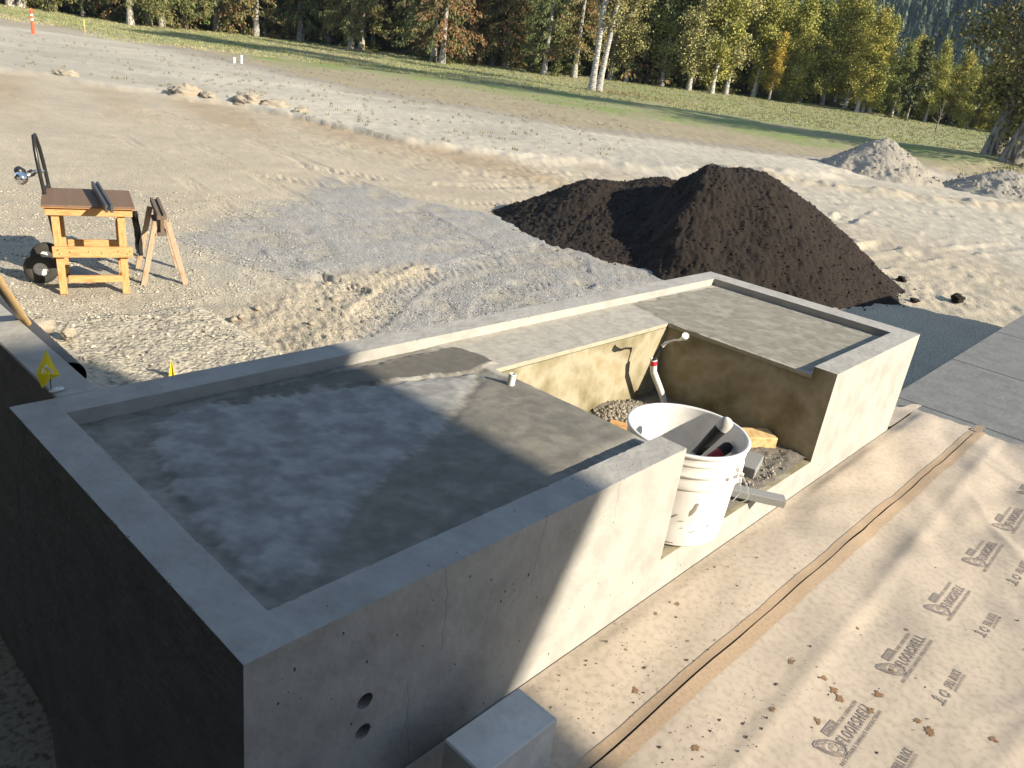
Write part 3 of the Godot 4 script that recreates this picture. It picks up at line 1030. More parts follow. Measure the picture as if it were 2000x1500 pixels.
func build_paper() -> void:
	var far_end := func(z: float) -> float:
		return 3.24 + 0.05 * nW.get_noise_2d(z * 3.0, 1.0) + 0.012 * nW.get_noise_2d(z * 12.0, 4.0) + 0.03 * z
	# strip against the island
	var s1 := thing("floor_paper", "narrow strip of brown floor paper laid against the island", "paper", Vector3.ZERO, 0.0, "brown floor paper on the patio")
	var s2 := thing("floor_paper", "wide brown floor paper sheet printed with lettering and shell emblems", "paper", Vector3.ZERO, 0.0, "brown floor paper on the patio")
	part("sheet", paper_sheet(0.003, func(x): return tape_z(x) - 0.0015, far_end, 24), M.paper, s1)
	part("sheet", paper_sheet(-1.0, func(x): return 1.75, far_end, 150), M.paper, s2)
	# far corner of the strip goes round the end of the island
	part("loose_edge", paper_patch(), M.paper, s1)
	# kraft tape: two halves with an open slit between them
	var tape := thing("seam_tape", "brown kraft tape strip with a dark open slit along the paper seam", "tape")
	var lift := func(x: float) -> float: return 0.002 * clampf(nW.get_noise_2d(x * 1.7, 17.0) + 0.35, 0, 1)
	part("tape_half", ribbon(func(x, k): return tape_z(x) - 0.0225 - 0.0012 * nW.get_noise_2d(x * 9.0, 2.0) + k * (0.0215 + 0.0012 * nW.get_noise_2d(x * 9.0, 2.0)), func(x, z, k): return paper_y(x, z) + 0.0015 + k * k * lift.call(x), 5, 0.2, 3.205, 400), M.tape, tape)
	part("tape_half", ribbon(func(x, k): return tape_z(x) + 0.0028 + 0.0016 * nW.get_noise_2d(x * 5.0, 8.0) + k * 0.032, func(x, z, k): return paper_y(x, z) + 0.0015 + (1.0 - k) * (1.0 - k) * lift.call(x + 0.7) * 0.6, 5, 0.2, 3.235, 400), M.tape, tape)
	var torn := PackedVector3Array()
	for k in 7:
		var x := 3.20 + 0.012 * k
		var z := tape_z(x)
		var y := paper_y(x, z) + 0.003
		quad(torn, Vector3(x, y + 0.003 * (k % 3), z - 0.02), Vector3(x, y + 0.004, z + 0.02), Vector3(x + 0.013, y + 0.003 * ((k + 1) % 3) + 0.004, z + 0.018 - 0.004 * (k % 2)), Vector3(x + 0.013, y + 0.003, z - 0.016 + 0.004 * (k % 2)))
	part("torn_end", loose(torn), M.tape, tape)
	paper_print(s2)
	paper_marks(s1, s2)

func paper_sheet(z_from: float, z_to: Callable, far_end: Callable, rows: int) -> ArrayMesh:
	var v := PackedVector3Array()
	var ix := PackedInt32Array()
	var nx := 300
	for i in nx + 1:
		for j in rows + 1:
			var k := float(j) / rows
			var x := lerpf(0.15, 3.25, float(i) / nx)
			var z: float
			if z_from >= 0.0:
				z = lerpf(z_from, z_to.call(x), k)
			else:
				z = lerpf(tape_z(x) + 0.0035, z_to.call(x), k * k * 0.4 + k * 0.6)
			x = lerpf(0.15, far_end.call(z), float(i) / nx)
			var y := paper_y(x, z)
			if z_from >= 0.0: y = lerpf(0.003, y, smoothstep(0.0, 0.05, z))
			y += 0.006 * smoothstep(3.1, 3.25, x) * (0.5 + nW.get_noise_2d(z * 5.0, 2.0))
			v.append(Vector3(x, y, z))
	for i in nx:
		for j in rows:
			var a := i * (rows + 1) + j
			ix.append_array([a, a + rows + 1, a + 1, a + 1, a + rows + 1, a + rows + 2])
	return arrays_mesh(v, ix)

func paper_patch() -> ArrayMesh:
	var v := PackedVector3Array()
	var ix := PackedInt32Array()
	var nx := 30
	var nz := 10
	for i in nx + 1:
		for j in nz + 1:
			var x := lerpf(2.866, 3.30 - 0.10 * float(j) / nz * 0.3, float(i) / nx)
			var lim := -0.135 * smoothstep(3.34, 2.95, x) - 0.01 + 0.012 * nW.get_noise_2d(x * 9.0, 1.0)
			var z := lerpf(0.004, lim, float(j) / nz)
			x += 0.02 * nW.get_noise_2d(z * 14.0, 8.0) * smoothstep(3.0, 3.3, x)
			v.append(Vector3(x, paper_y(x, z) + 0.002, z))
	for i in nx:
		for j in nz:
			var a := i * (nz + 1) + j
			ix.append_array([a, a + 1, a + nz + 1, a + 1, a + nz + 2, a + nz + 1])
	return arrays_mesh(v, ix)

# lettering pressed flat onto the paper: text plane x runs along +x, its up points to -z
func print_text(parent: Node, words: String, origin: Vector2, wide: float, tall: float, bold := true) -> void:
	var f := SystemFont.new()
	f.font_names = PackedStringArray(["Droid Sans"])
	f.font_weight = 700 if bold else 400
	var tm := TextMesh.new()
	tm.text = words
	tm.font = f
	tm.font_size = 48
	tm.pixel_size = 0.01
	tm.depth = 0.0
	tm.curve_step = 2.0
	tm.horizontal_alignment = HORIZONTAL_ALIGNMENT_LEFT
	var a: Array = tm.surface_get_arrays(0) if tm.get_surface_count() else []
	if a.is_empty(): return
	var box3 := tm.get_aabb()
	lay_flat(parent, "lettering", a[Mesh.ARRAY_VERTEX], a[Mesh.ARRAY_INDEX], box3.position, box3.size, origin, wide, tall)

func lay_flat(parent: Node, called: String, src: PackedVector3Array, six, lo: Vector3, size: Vector3, origin: Vector2, wide: float, tall: float) -> void:
	var v := PackedVector3Array()
	var ix := PackedInt32Array()
	if six == null:
		for i in src.size(): ix.append(i)
	else:
		ix = six
	# split long triangles so that they follow the folds
	var tris := PackedVector2Array()
	for i in ix: tris.append(Vector2((src[i].x - lo.x) / size.x * wide, (src[i].y - lo.y) / size.y * tall))
	var todo := tris
	for turn in 4:
		var next := PackedVector2Array()
		for i in range(0, todo.size(), 3):
			var a := todo[i]
			var b := todo[i + 1]
			var c := todo[i + 2]
			var la := a.distance_to(b)
			var lb := b.distance_to(c)
			var lc := c.distance_to(a)
			var m: float = max(la, max(lb, lc))
			if m < 0.012:
				next.append_array([a, b, c])
			elif m == la:
				var h := (a + b) * 0.5
				next.append_array([a, h, c, h, b, c])
			elif m == lb:
				var h := (b + c) * 0.5
				next.append_array([a, b, h, a, h, c])
			else:
				var h := (c + a) * 0.5
				next.append_array([a, b, h, h, b, c])
		todo = next
	for i in range(0, todo.size(), 3):
		var q := []
		for k in 3:
			var x := origin.x + todo[i + k].x
			var z := origin.y - todo[i + k].y
			q.append(Vector3(x, paper_y(x, z) + 0.0012, z))
		var f: Vector3 = (q[2] - q[0]).cross(q[1] - q[0])
		if f.length_squared() < 1e-16: continue
		if f.y < 0: q = [q[0], q[2], q[1]]
		tri(v, q[0], q[1], q[2])
	if v.size(): part(called, loose(v), M.ink, parent)

func stroke(v: PackedVector3Array, pts: Array, w: float) -> void:
	for i in pts.size() - 1:
		var a: Vector2 = pts[i]
		var b: Vector2 = pts[i + 1]
		var n := (b - a).normalized().orthogonal() * w * 0.5
		var e := (b - a).normalized() * w * 0.3
		quad(v, Vector3(a.x + n.x - e.x, a.y + n.y - e.y, 0), Vector3(b.x + n.x + e.x, b.y + n.y + e.y, 0), Vector3(b.x - n.x + e.x, b.y - n.y + e.y, 0), Vector3(a.x - n.x - e.x, a.y - n.y - e.y, 0))

func ring_pts(c: Vector2, rx: float, ry: float, n := 22, a0 := 0.0, a1 := TAU, wob := 0.0) -> Array:
	var out := []
	for i in n + 1:
		var a := lerpf(a0, a1, float(i) / n)
		var k := 1.0 + wob * sin(a * 5.0 + 0.7) + wob * 0.7 * sin(a * 9.0)
		out.append(c + Vector2(cos(a) * rx, sin(a) * ry) * k)
	return out

func paper_print(s: Node3D) -> void:
	# an oyster shell in outline: units of one emblem height
	var shell := PackedVector3Array()
	var outer := [Vector2(-0.40, 0.50), Vector2(-0.22, 0.50), Vector2(0.0, 0.40), Vector2(0.22, 0.24), Vector2(0.38, 0.02), Vector2(0.44, -0.20), Vector2(0.38, -0.34), Vector2(0.26, -0.40), Vector2(0.20, -0.50), Vector2(0.02, -0.48), Vector2(-0.10, -0.38), Vector2(-0.26, -0.22), Vector2(-0.38, 0.02), Vector2(-0.44, 0.26), Vector2(-0.47, 0.42), Vector2(-0.40, 0.50)]
	stroke(shell, outer, 0.05)
	var inner := []
	for q in outer: inner.append(q * 0.84 + Vector2(0.0, 0.0))
	stroke(shell, inner, 0.025)
	stroke(shell, ring_pts(Vector2(0.06, -0.06), 0.17, 0.16, 16, 0.0, TAU, 0.05), 0.022)
	stroke(shell, ring_pts(Vector2(0.02, 0.0), 0.30, 0.26, 14, 0.5, 3.4), 0.022)
	stroke(shell, ring_pts(Vector2(-0.26, 0.30), 0.09, 0.09, 10), 0.02)
	stroke(shell, [Vector2(-0.30, 0.38), Vector2(-0.10, 0.30), Vector2(0.10, 0.16), Vector2(0.26, -0.02)], 0.03)
	stroke(shell, [Vector2(-0.33, 0.30), Vector2(-0.28, 0.06), Vector2(-0.16, -0.14), Vector2(0.0, -0.30)], 0.06)
	stroke(shell, [Vector2(0.08, -0.22), Vector2(0.20, -0.30), Vector2(0.30, -0.20)], 0.022)
	stroke(shell, [Vector2(-0.08, 0.06), Vector2(0.02, -0.04), Vector2(0.10, 0.02), Vector2(0.18, -0.06)], 0.022)
	var plate := PackedVector3Array()
	stroke(plate, [Vector2(0, 0), Vector2(1, 0), Vector2(1, 0.32), Vector2(0, 0.32), Vector2(0, -0.03)], 0.07)
	var loop := PackedVector3Array()
	for k in 3:
		var a0 := TAU * k / 3.0
		stroke(loop, ring_pts(Vector2.ZERO, 0.40, 0.40, 6, a0, a0 + 1.45), 0.20)
	var drop := PackedVector3Array()
	stroke(drop, [Vector2(-0.5, -0.45), Vector2(0.5, -0.45)], 0.12)
	stroke(drop, [Vector2(-0.05, -0.4), Vector2(0.06, 0.35)], 0.22)
	stroke(drop, [Vector2(-0.16, 0.30), Vector2(0.07, 0.55), Vector2(0.24, 0.26)], 0.14)
	stroke(drop, [Vector2(0.1, -0.35), Vector2(0.42, -0.1), Vector2(0.12, 0.1)], 0.05)
	var one := Vector3.ONE
	for n in [-1, 0, 1, 2, 3, 4, 5]:
		var x: float = 0.998 + n * 0.3495
		var z: float = 0.524 + n * 0.0035
		if x < 0.3 or x > 3.0: continue
		lay_flat(s, "shell_emblem", shell, null, Vector3(-0.5, -0.5, 0), one, Vector2(x - 0.032, z + 0.030), 0.062, 0.060)
		print_text(s, "FLOORSHELL", Vector2(x + 0.028, z + 0.020), 0.155, 0.024)
		print_text(s, "CONTRACTOR STRENGTH", Vector2(x + 0.028, z - 0.013), 0.145, 0.0075)
		print_text(s, "RECYCLABLE SURFACE PROTECTION", Vector2(x - 0.03, z + 0.036), 0.217, 0.0075)
		lay_flat(s, "name_plate", plate, null, Vector3(0, 0, 0), Vector3(1, 0.32, 1), Vector2(x + 0.024, z - 0.017), 0.050, 0.015)
		print_text(s, "TRIMACO", Vector2(x + 0.028, z - 0.020), 0.043, 0.0085)
		var xs: float = x + 0.045
		var zs: float = 0.638 + n * 0.001
		print_text(s, "SPILL BLOCK", Vector2(xs, zs + 0.008), 0.082, 0.019)
		print_text(s, "LEAK RESISTANT PROTECTION", Vector2(xs, zs + 0.017), 0.080, 0.0055)
		lay_flat(s, "recycling_mark", loop, null, Vector3(-0.5, -0.5, 0), one, Vector2(xs - 0.040, zs + 0.012), 0.024, 0.024)
		lay_flat(s, "drop_mark", drop, null, Vector3(-0.5, -0.5, 0), one, Vector2(xs - 0.075, zs + 0.010), 0.026, 0.026)

func blot(seed_at: int, c: Vector2, size: float, lift := 0.0014) -> PackedVector3Array:
	var r := RandomNumberGenerator.new()
	r.seed = seed_at
	var v := PackedVector3Array()
	var n := 22
	var rim := []
	for i in n:
		var a := TAU * i / n
		var k := r.randf_range(0.55, 0.8)
		if r.randf() < 0.3: k = r.randf_range(0.95, 1.5)
		var q := c + Vector2(cos(a), sin(a) * 0.8) * size * k
		rim.append(Vector3(q.x, paper_y(q.x, q.y) + lift, q.y))
	var mid := Vector3(c.x, paper_y(c.x, c.y) + lift, c.y)
	for i in n: tri(v, mid, rim[i], rim[(i + 1) % n])
	return v

func paper_marks(s1: Node3D, s2: Node3D) -> void:
	var spots := [Vector2(1.168,0.356),Vector2(1.175,0.430),Vector2(1.160,0.461),Vector2(1.149,0.479),Vector2(1.231,0.535),Vector2(1.338,0.527),Vector2(0.991,0.395),Vector2(1.044,0.474),Vector2(1.223,0.622),Vector2(1.210,0.651),Vector2(1.298,0.752),Vector2(0.769,0.338),Vector2(1.168,0.540),Vector2(1.430,0.414),Vector2(1.531,0.500)]
	var sizes := [0.013, 0.011, 0.012, 0.016, 0.015, 0.009, 0.011, 0.012, 0.011, 0.018, 0.014, 0.013, 0.012, 0.008, 0.009]
	for i in spots.size(): part("spill_spot", loose(blot(500 + i, spots[i], sizes[i] * 0.78)), M.spill, s2)
	var r := RandomNumberGenerator.new()
	r.seed = 812
	for i in 6: part("spill_spot", loose(blot(700 + i, Vector2(r.randf_range(0.75, 1.5), r.randf_range(0.05, 0.19)), r.randf_range(0.004, 0.009))), M.spill, s1)
	for i in 16: part("spill_spot", loose(blot(760 + i, spots[r.randi() % spots.size()] + Vector2(r.randfn(0, 0.03), r.randfn(0, 0.03)), r.randf_range(0.002, 0.004))), M.spill, s2)
	# crumbs of mortar and bark dropped on the paper
	var xf := []
	var cols := []
	for n in 470:
		var x := 0.62 + 1.1 * absf(r.randfn(0, 0.45))
		var z := 0.02 + r.randf() * 0.19
		if n > 230:
			x = r.randf_range(0.6, 3.0)
			z = r.randf_range(0.28, 1.2)
		if n > 360:
			x = 0.93 + r.randfn(0, 0.16)
			z = 0.36 + r.randfn(0, 0.055)
			if z < 0.275: continue
		if x > 3.1: continue
		var s := 0.0006 + 0.0018 * pow(r.randf(), 7.0)
		xf.append(Transform3D(Basis.from_euler(Vector3(r.randf_range(-0.3, 0.3), r.randf() * TAU, 0)).scaled(Vector3(s * r.randf_range(1.0, 2.6), s * 0.8, s) * 2.0), Vector3(x, paper_y(x, z) + s * 0.5, z)))
		var k := r.randf_range(0.02, 0.09)
		cols.append(Color(k, k * 0.78, k * 0.55))
	var o := scatter("crumb_litter", stone(8, Vector3.ONE, 0.5, 4, 6), M.pebbles, xf, cols)
	tag(o, "tiny dark crumbs of mortar and bark scattered on the floor paper", "crumbs")
# ---------------------------------------------------------------- heaps
func heap(called: String, label: String, lo: Vector2, hi: Vector2, cell: float, h: Callable, m: Material, group := "") -> Node3D:
	var mid := (lo + hi) * 0.5
	var t := thing(called, label, "heap", Vector3(mid.x, broad_y(mid.x, mid.y), mid.y), 0.0, group)
	var v := PackedVector3Array()
	var ix := PackedInt32Array()
	var nx := int((hi.x - lo.x) / cell)
	var nz := int((hi.y - lo.y) / cell)
	for i in nx + 1:
		for j in nz + 1:
			var x := lerpf(lo.x, hi.x, float(i) / nx)
			var z := lerpf(lo.y, hi.y, float(j) / nz)
			var y: float = h.call(x, z)
			v.append(Vector3(x, broad_y(x, z) + y, z) - t.position)
	for i in nx:
		for j in nz:
			var a := i * (nz + 1) + j
			if v[a].y + t.position.y < GROUND - 0.14 and v[a + nz + 2].y + t.position.y < GROUND - 0.14 and mid.x < 20: continue
			ix.append_array([a, a + nz + 1, a + 1, a + 1, a + nz + 1, a + nz + 2])
	part("pile", arrays_mesh(v, ix), m, t)
	return t

func soil_h(x: float, z: float) -> float:
	var wob := nB.get_noise_2d(x * 0.5, z * 0.5)
	# right hand load, ending in a steep scarp towards the left hand one
	var q := Vector2(x - 10.35, z + 5.1)
	var crest := Geometry2D.get_closest_point_to_segment(q, Vector2(-0.1, -0.05), Vector2(0.35, 0.55))
	var d1 := q.distance_to(crest) + wob * 0.20
	var h1 := 1.56 * (1.0 - sqrt(d1 * d1 + 0.10) / 2.38)
	var s := q.dot(Vector2(-0.30, -0.954)) + wob * 0.3
	h1 -= maxf(0.0, s - 0.05) * 0.85
	var d2 := Vector2((x - 10.1), (z + 6.9)).length() + wob * 0.2
	var h2 := 1.0 * (1.0 - sqrt(d2 * d2 + 0.12) / 1.74)
	var d3 := Vector2((x - 10.85), (z + 6.2)).length() + wob * 0.2
	var h3 := 1.10 * (1.0 - sqrt(d3 * d3 + 0.10) / 2.35)
	var d4 := Vector2((x - 9.55), (z + 6.0)).length() + wob * 0.25
	var h4 := 0.55 * (1.0 - sqrt(d4 * d4 + 0.04) / 1.5)
	# loads slump into one another
	var h := 0.07 * log(exp(h1 / 0.07) + exp(h2 / 0.07) + exp(h3 / 0.07) + exp(h4 / 0.07)) - 0.02
	h = max(h, -0.3)
	var g := smoothstep(-0.05, 0.12, h)
	return h + g * (0.050 * wob + 0.030 * nC.get_noise_2d(x * 0.5, z * 0.5) + 0.030 * nC.get_noise_2d(x * 1.7, z * 1.7) + 0.016 * nC.get_noise_2d(x * 4.0, z * 4.0)) - 0.012

func build_heaps() -> void:
	var t := heap("topsoil_heap", "big heap of dark brown topsoil behind the concrete island", Vector2(7.2, -10.2), Vector2(14.2, -1.9), 0.03, soil_h, M.topsoil)
	var r := RandomNumberGenerator.new()
	r.seed = 66
	var xf := []
	for n in 34000:
		var x := r.randf_range(7.4, 13.6)
		var z := r.randf_range(-9.0, -2.0)
		var h := soil_h(x, z)
		if h < -0.10: continue
		if h < 0.02 and r.randf() < 0.75: continue
		var s := 0.003 + 0.014 * pow(r.randf(), 7.0)
		xf.append(Transform3D(Basis.from_euler(Vector3(r.randf() * TAU, r.randf() * TAU, r.randf() * TAU)).scaled(Vector3(s, s * r.randf_range(0.6, 1.0), s) * 2.0), Vector3(x, GROUND + max(h, 0.012) + s * 0.2, z) - t.position))
	scatter("crumbs", stone(12, Vector3.ONE, 0.55, 5, 7), M.topsoil_crumb, xf, [], t)
	var wobble := func(x: float, z: float, c: Vector2, hh: float, rr: float, sx: float) -> float:
		var w := nB.get_noise_2d(x * 0.6, z * 0.6)
		var d := Vector2((x - c.x) * sx, z - c.y).length() + w * 0.22
		var h := hh * 1.09 * (1.0 - sqrt(d * d + 0.10) / rr)
		var g := smoothstep(-0.05, 0.3, h)
		return max(h, -0.4) + g * (0.16 * w * smoothstep(0.4, 1.1, h) + 0.07 * nC.get_noise_2d(x * 0.25, z * 0.25) + 0.05 * nC.get_noise_2d(x * 0.8, z * 0.8))
	var a := heap("sand_heap", "taller pale grey heap of lumpy sand in front of the meadow", Vector2(29.2, -13.4), Vector2(36.0, -7.0), 0.06, func(x, z): return wobble.call(x, z, Vector2(32.7, -10.25), 1.40, 2.45, 1.0), M.sand, "sand heaps")
	var b := heap("sand_heap", "lower pale grey heap of sand below the two big trunks", Vector2(31.4, -9.4), Vector2(37.4, -3.0), 0.06, func(x, z): return wobble.call(x, z, Vector2(34.3, -6.1), 0.95, 2.15, 1.0), M.sand, "sand heaps")
	for q in [[a, Vector2(32.7, -10.25), 2.4, 1.40], [b, Vector2(34.3, -6.1), 2.1, 0.95]]:
		var xs := []
		for n in 420:
			var ang := r.randf() * TAU
			var d: float = q[2] * sqrt(r.randf()) * 0.95
			var x: float = q[1].x + cos(ang) * d
			var z: float = q[1].y + sin(ang) * d
			var h: float = wobble.call(x, z, q[1], q[3], 2.45 if q[0] == a else 2.15, 1.0)
			if h < 0.05: continue
			var s := 0.015 + 0.06 * pow(r.randf(), 5.0)
			xs.append(Transform3D(Basis.from_euler(Vector3(r.randf() * TAU, r.randf() * TAU, 0)).scaled(Vector3.ONE * s * 2.0), Vector3(x, broad_y(x, z) + h + s * 0.2, z) - q[0].position))
		scatter("lumps", stone(13, Vector3.ONE, 0.5, 5, 7), M.sand, xs, [], q[0])

# ---------------------------------------------------------------- mountain side
func mountain_y(az: float, d: float) -> float:
	var x := EYE.x + d * sin(az)
	var z := EYE.y - d * cos(az)
	var n := nA.get_noise_2d(x * 0.02, z * 0.02)
	var n2 := nA.get_noise_2d(x * 0.07, z * 0.07)
	var t := clampf((d - 330.0) / 600.0, 0, 1)
	return 0.5 + t * t * 60.0 + t * 130.0 * (1.0 + n * 0.5) + t * n2 * 26.0

func build_mountain() -> void:
	var v := PackedVector3Array()
	var ix := PackedInt32Array()
	var na := 120
	var nd := 90
	for i in na + 1:
		var az := deg_to_rad(lerpf(20.0, 115.0, float(i) / na))
		for j in nd + 1:
			var d := lerpf(320.0, 930.0, float(j) / nd)
			v.append(Vector3(EYE.x + d * sin(az), mountain_y(az, d), EYE.y - d * cos(az)))
	for i in na:
		for j in nd:
			var a := i * (nd + 1) + j
			ix.append_array([a, a + 1, a + nd + 1, a + 1, a + nd + 2, a + nd + 1])
	var m := structure("mountain", arrays_mesh(v, ix), M.hill)
	# its conifers, too many and too far to count
	var fir := PackedVector3Array()
	var fc := PackedColorArray()
	var r := RandomNumberGenerator.new()
	r.seed = 15
	for k in 150:
		var h := pow(r.randf(), 1.3)
		var a := r.randf() * TAU
		var rad := (1.0 - h) * 0.26 + 0.015
		var o := Vector3(cos(a) * rad, h, sin(a) * rad)
		var s := Vector3(-sin(a), 0, cos(a)) * (0.05 + 0.08 * (1.0 - h))
		tri(fir, o - s - Vector3(0, 0.05, 0), o + s - Vector3(0, 0.03, 0), Vector3(cos(a) * rad * 0.1, h + 0.14, sin(a) * rad * 0.1))
		var c := r.randf_range(0.7, 1.3)
		for q in 3: fc.append(Color(0.075 * c, 0.10 * c, 0.062 * c))
	var mesh := loose(fir, fc)
	var xf := []
	var cols := []
	for n in 15000:
		var az := deg_to_rad(r.randf_range(54.0, 88.0))
		var d := 340.0 + 560.0 * sqrt(r.randf())
		var x := EYE.x + d * sin(az)
		var z := EYE.y - d * cos(az)
		if nA.get_noise_2d(x * 0.05 + 9.0, z * 0.05) > 0.34: continue
		var s := r.randf_range(9.0, 19.0)
		xf.append(Transform3D(Basis(Vector3.UP, r.randf() * TAU).scaled(Vector3(s * 0.8, s, s * 0.8)), Vector3(x, mountain_y(az, d) - 0.6, z)))
		var k := r.randf_range(0.7, 1.5)
		cols.append(Color(k, k, k * 0.95))
	var o := scatter("hillside_forest", mesh, M.leaf, xf, cols)
	tag(o, "dark conifer forest covering the steep mountainside", "forest")
	var cl := [[66.9, 530.0, 17.0, "broad pale rock cliff standing above the yellow trees"], [73.7, 535.0, 15.0, "pale ochre rock outcrop high on the wooded mountainside"], [74.8, 460.0, 9.0, "narrow rock ledge low on the wooded mountainside"], [75.7, 560.0, 16.0, "grey rock face high behind the big tree crown"]]
	for i in cl.size():
		var az: float = deg_to_rad(cl[i][0])
		var d: float = cl[i][1]
		var s: float = cl[i][2]
		var y := mountain_y(az, d)
		var c := thing("rock_outcrop", cl[i][3], "rock", Vector3(EYE.x + d * sin(az), y, EYE.y - d * cos(az)), -az, "rock outcrops on the mountain")
		part("crag", stone(200 + i, Vector3(s * 1.5, s * 1.7, s * 1.0), 0.5, 14, 20), M.cliff, c)
		part("crag", stone(220 + i, Vector3(s * 1.1, s * 1.2, s * 0.9), 0.5, 12, 16), M.cliff, c, Vector3(s * 0.7, -s * 0.9, s * 0.2))

# ---------------------------------------------------------------- trees
func spray(v: PackedVector3Array, c: PackedColorArray, at: Vector3, dir: Vector3, L: float, w: float, col: Color, r: RandomNumberGenerator) -> void:
	var side := dir.cross(Vector3(r.randf_range(-1, 1), r.randf_range(-1, 1), r.randf_range(-1, 1))).normalized() * w
	var tip := at + dir * L
	var mid := at + dir * L * 0.45
	tri(v, at, mid + side, tip)
	tri(v, at, tip, mid - side)
	for q in 6: c.append(col)

func conifer_crown(sd: int, height: float, radius: float, clear: float, tone: Vector3, rust: float) -> ArrayMesh:
	var r := RandomNumberGenerator.new()
	r.seed = sd
	var v := PackedVector3Array()
	var c := PackedColorArray()
	var n := 150
	for b in n:
		var t := (float(b) + r.randf()) / n
		var y := clear + (height - clear) * t
		var len := radius * pow(1.0 - t, 0.6) * r.randf_range(0.6, 1.12) + 0.25
		var a := r.randf() * TAU
		var out := Vector3(cos(a), 0, sin(a))
		var red := clampf(rust * (0.5 + 1.6 * sin(a * 1.5 + sd) * sin(y * 0.35 + sd * 2.0)) , 0, 1)
		for k in 84:
			var s := pow(r.randf(), 0.55)
			var droop := -0.26 * s * s * len
			var p := Vector3(0, y, 0) + out * (s * len) + Vector3(0, droop, 0) + Vector3(r.randfn(0, 0.20), r.randfn(0, 0.16), r.randfn(0, 0.20))
			var d := (out * r.randf_range(-0.2, 0.9) + Vector3(r.randfn(0, 0.45), -0.75 + r.randfn(0, 0.3), r.randfn(0, 0.45))).normalized()
			var k2 := r.randf_range(0.65, 1.35)
			var col := tone * k2
			if r.randf() < red: col = Vector3(0.24, 0.125, 0.050) * k2
			elif r.randf() < 0.12: col = Vector3(0.22, 0.19, 0.075) * k2
			spray(v, c, p, d, r.randf_range(0.22, 0.50), r.randf_range(0.045, 0.095), Color(col.x, col.y, col.z), r)
	return loose(v, c)

func leafy_crown(sd: int, lo: float, hi: float, radius: float, tone: Vector3, tone2: Vector3, clumps: int, each: int, leaf: float, narrow := 0.0) -> ArrayMesh:
	var r := RandomNumberGenerator.new()
	r.seed = sd
	var v := PackedVector3Array()
	var c := PackedColorArray()
	# clumps hang along a couple of dozen boughs, so the outline stays uneven
	var boughs := []
	for n in 30:
		var bt := (n + r.randf()) / 30.0
		var env := pow(sin(PI * clampf(0.10 + bt * 0.87, 0, 1)), 0.7) * lerpf(1.0, 0.75 - 0.45 * bt, narrow)
		boughs.append([bt, r.randf() * TAU, radius * env * r.randf_range(0.65, 1.3), r.randf_range(-0.05, 0.14)])
	for b in clumps:
		var bo: Array = boughs[r.randi() % 30]
		var reach := pow(r.randf(), 0.6)
		var a: float = bo[1] + r.randfn(0, 0.22)
		var rad: float = bo[2] * reach
		var q := Vector3(cos(a) * rad, lerpf(lo, hi, clampf(bo[0] + bo[3] * reach, 0, 1)) + r.randfn(0, 0.3), sin(a) * rad)
		var size := radius * r.randf_range(0.10, 0.30)
		var k := r.randf_range(0.7, 1.3)
		var mixk := clampf(r.randfn(0.5, 0.35), 0, 1)
		for n in each:
			var d := Vector3(r.randfn(0, 1), r.randfn(0, 0.8), r.randfn(0, 1))
			var p := q + d * size * 0.6
			var dir := Vector3(r.randfn(0, 1), r.randfn(-0.6, 0.7), r.randfn(0, 1)).normalized()
			var col := tone.lerp(tone2, clampf(mixk + r.randfn(0, 0.2), 0, 1)) * k * r.randf_range(0.75, 1.3)
			spray(v, c, p, dir, leaf * r.randf_range(0.7, 1.4), leaf * r.randf_range(0.3, 0.55), Color(col.x, col.y, col.z), r)
	return loose(v, c)

func stem(sd: int, height: float, r0: float, lean: Vector2, flare := 1.5) -> ArrayMesh:
	var r := RandomNumberGenerator.new()
	r.seed = sd
	var path := []
	var rad := []
	for i in 12:
		var t := float(i) / 11.0
		path.append(Vector3(lean.x * t * height + r.randfn(0, 0.04) * height * 0.06 * t, -0.25 + t * height, lean.y * t * height + r.randfn(0, 0.04) * height * 0.06 * t))
		rad.append(r0 * (1.0 - 0.86 * t) * (1.0 + (flare - 1.0) * exp(-t * height * 1.3)))
	return tube(path, rad, 9, false)

func add_limbs(parent: Node, m: Material, sd: int, height: float, from: float, r0: float, count: int, reach: float) -> void:
	var r := RandomNumberGenerator.new()
	r.seed = sd
	for b in count:
		var t := lerpf(from, 0.92, (b + r.randf()) / count)
		var a := r.randf() * TAU
		var out := Vector3(cos(a), r.randf_range(0.5, 1.2), sin(a)).normalized()
		var p := Vector3(0, t * height, 0)
		var L := reach * (1.0 - t * 0.6) * r.randf_range(0.6, 1.1)
		var rr := r0 * (1.0 - t) * 0.42 + 0.012
		var bend := Vector3(r.randfn(0, 0.1), r.randf_range(0.05, 0.25), r.randfn(0, 0.1)) * L
		part("limb", tube([p, p + out * L * 0.5 + bend * 0.4, p + out * L + bend], [rr, rr * 0.6, rr * 0.15], 5, false), m, parent)

const NTH := ["first", "second", "third", "fourth", "fifth", "sixth", "seventh", "eighth", "ninth", "tenth", "eleventh", "twelfth", "thirteenth", "fourteenth", "fifteenth", "sixteenth", "seventeenth", "eighteenth", "nineteenth", "twentieth", "twenty-first", "twenty-second", "twenty-third", "twenty-fourth"]

func tree_label(i: int, k: int) -> String:
	var look: String = ["olive green cedar", "deep green cedar", "browning cedar", "reddish dying cedar", "fresh green cedar"][k] if k < 10 else ["yellow green cottonwood", "bright yellow poplar", "dull green broadleaf tree", "pale olive broadleaf tree", "golden young birch"][k - 10]
	if i < 16: return "%s, %s from the bare snag toward the orange post" % [look, NTH[15 - i]]
	if i < 23: return "%s, %s from the bare snag toward the sand heaps" % [look, NTH[i - 16]]
	return "%s, %s broadleaf tree of the row ending behind the sand heaps" % [look, NTH[i - 23]]

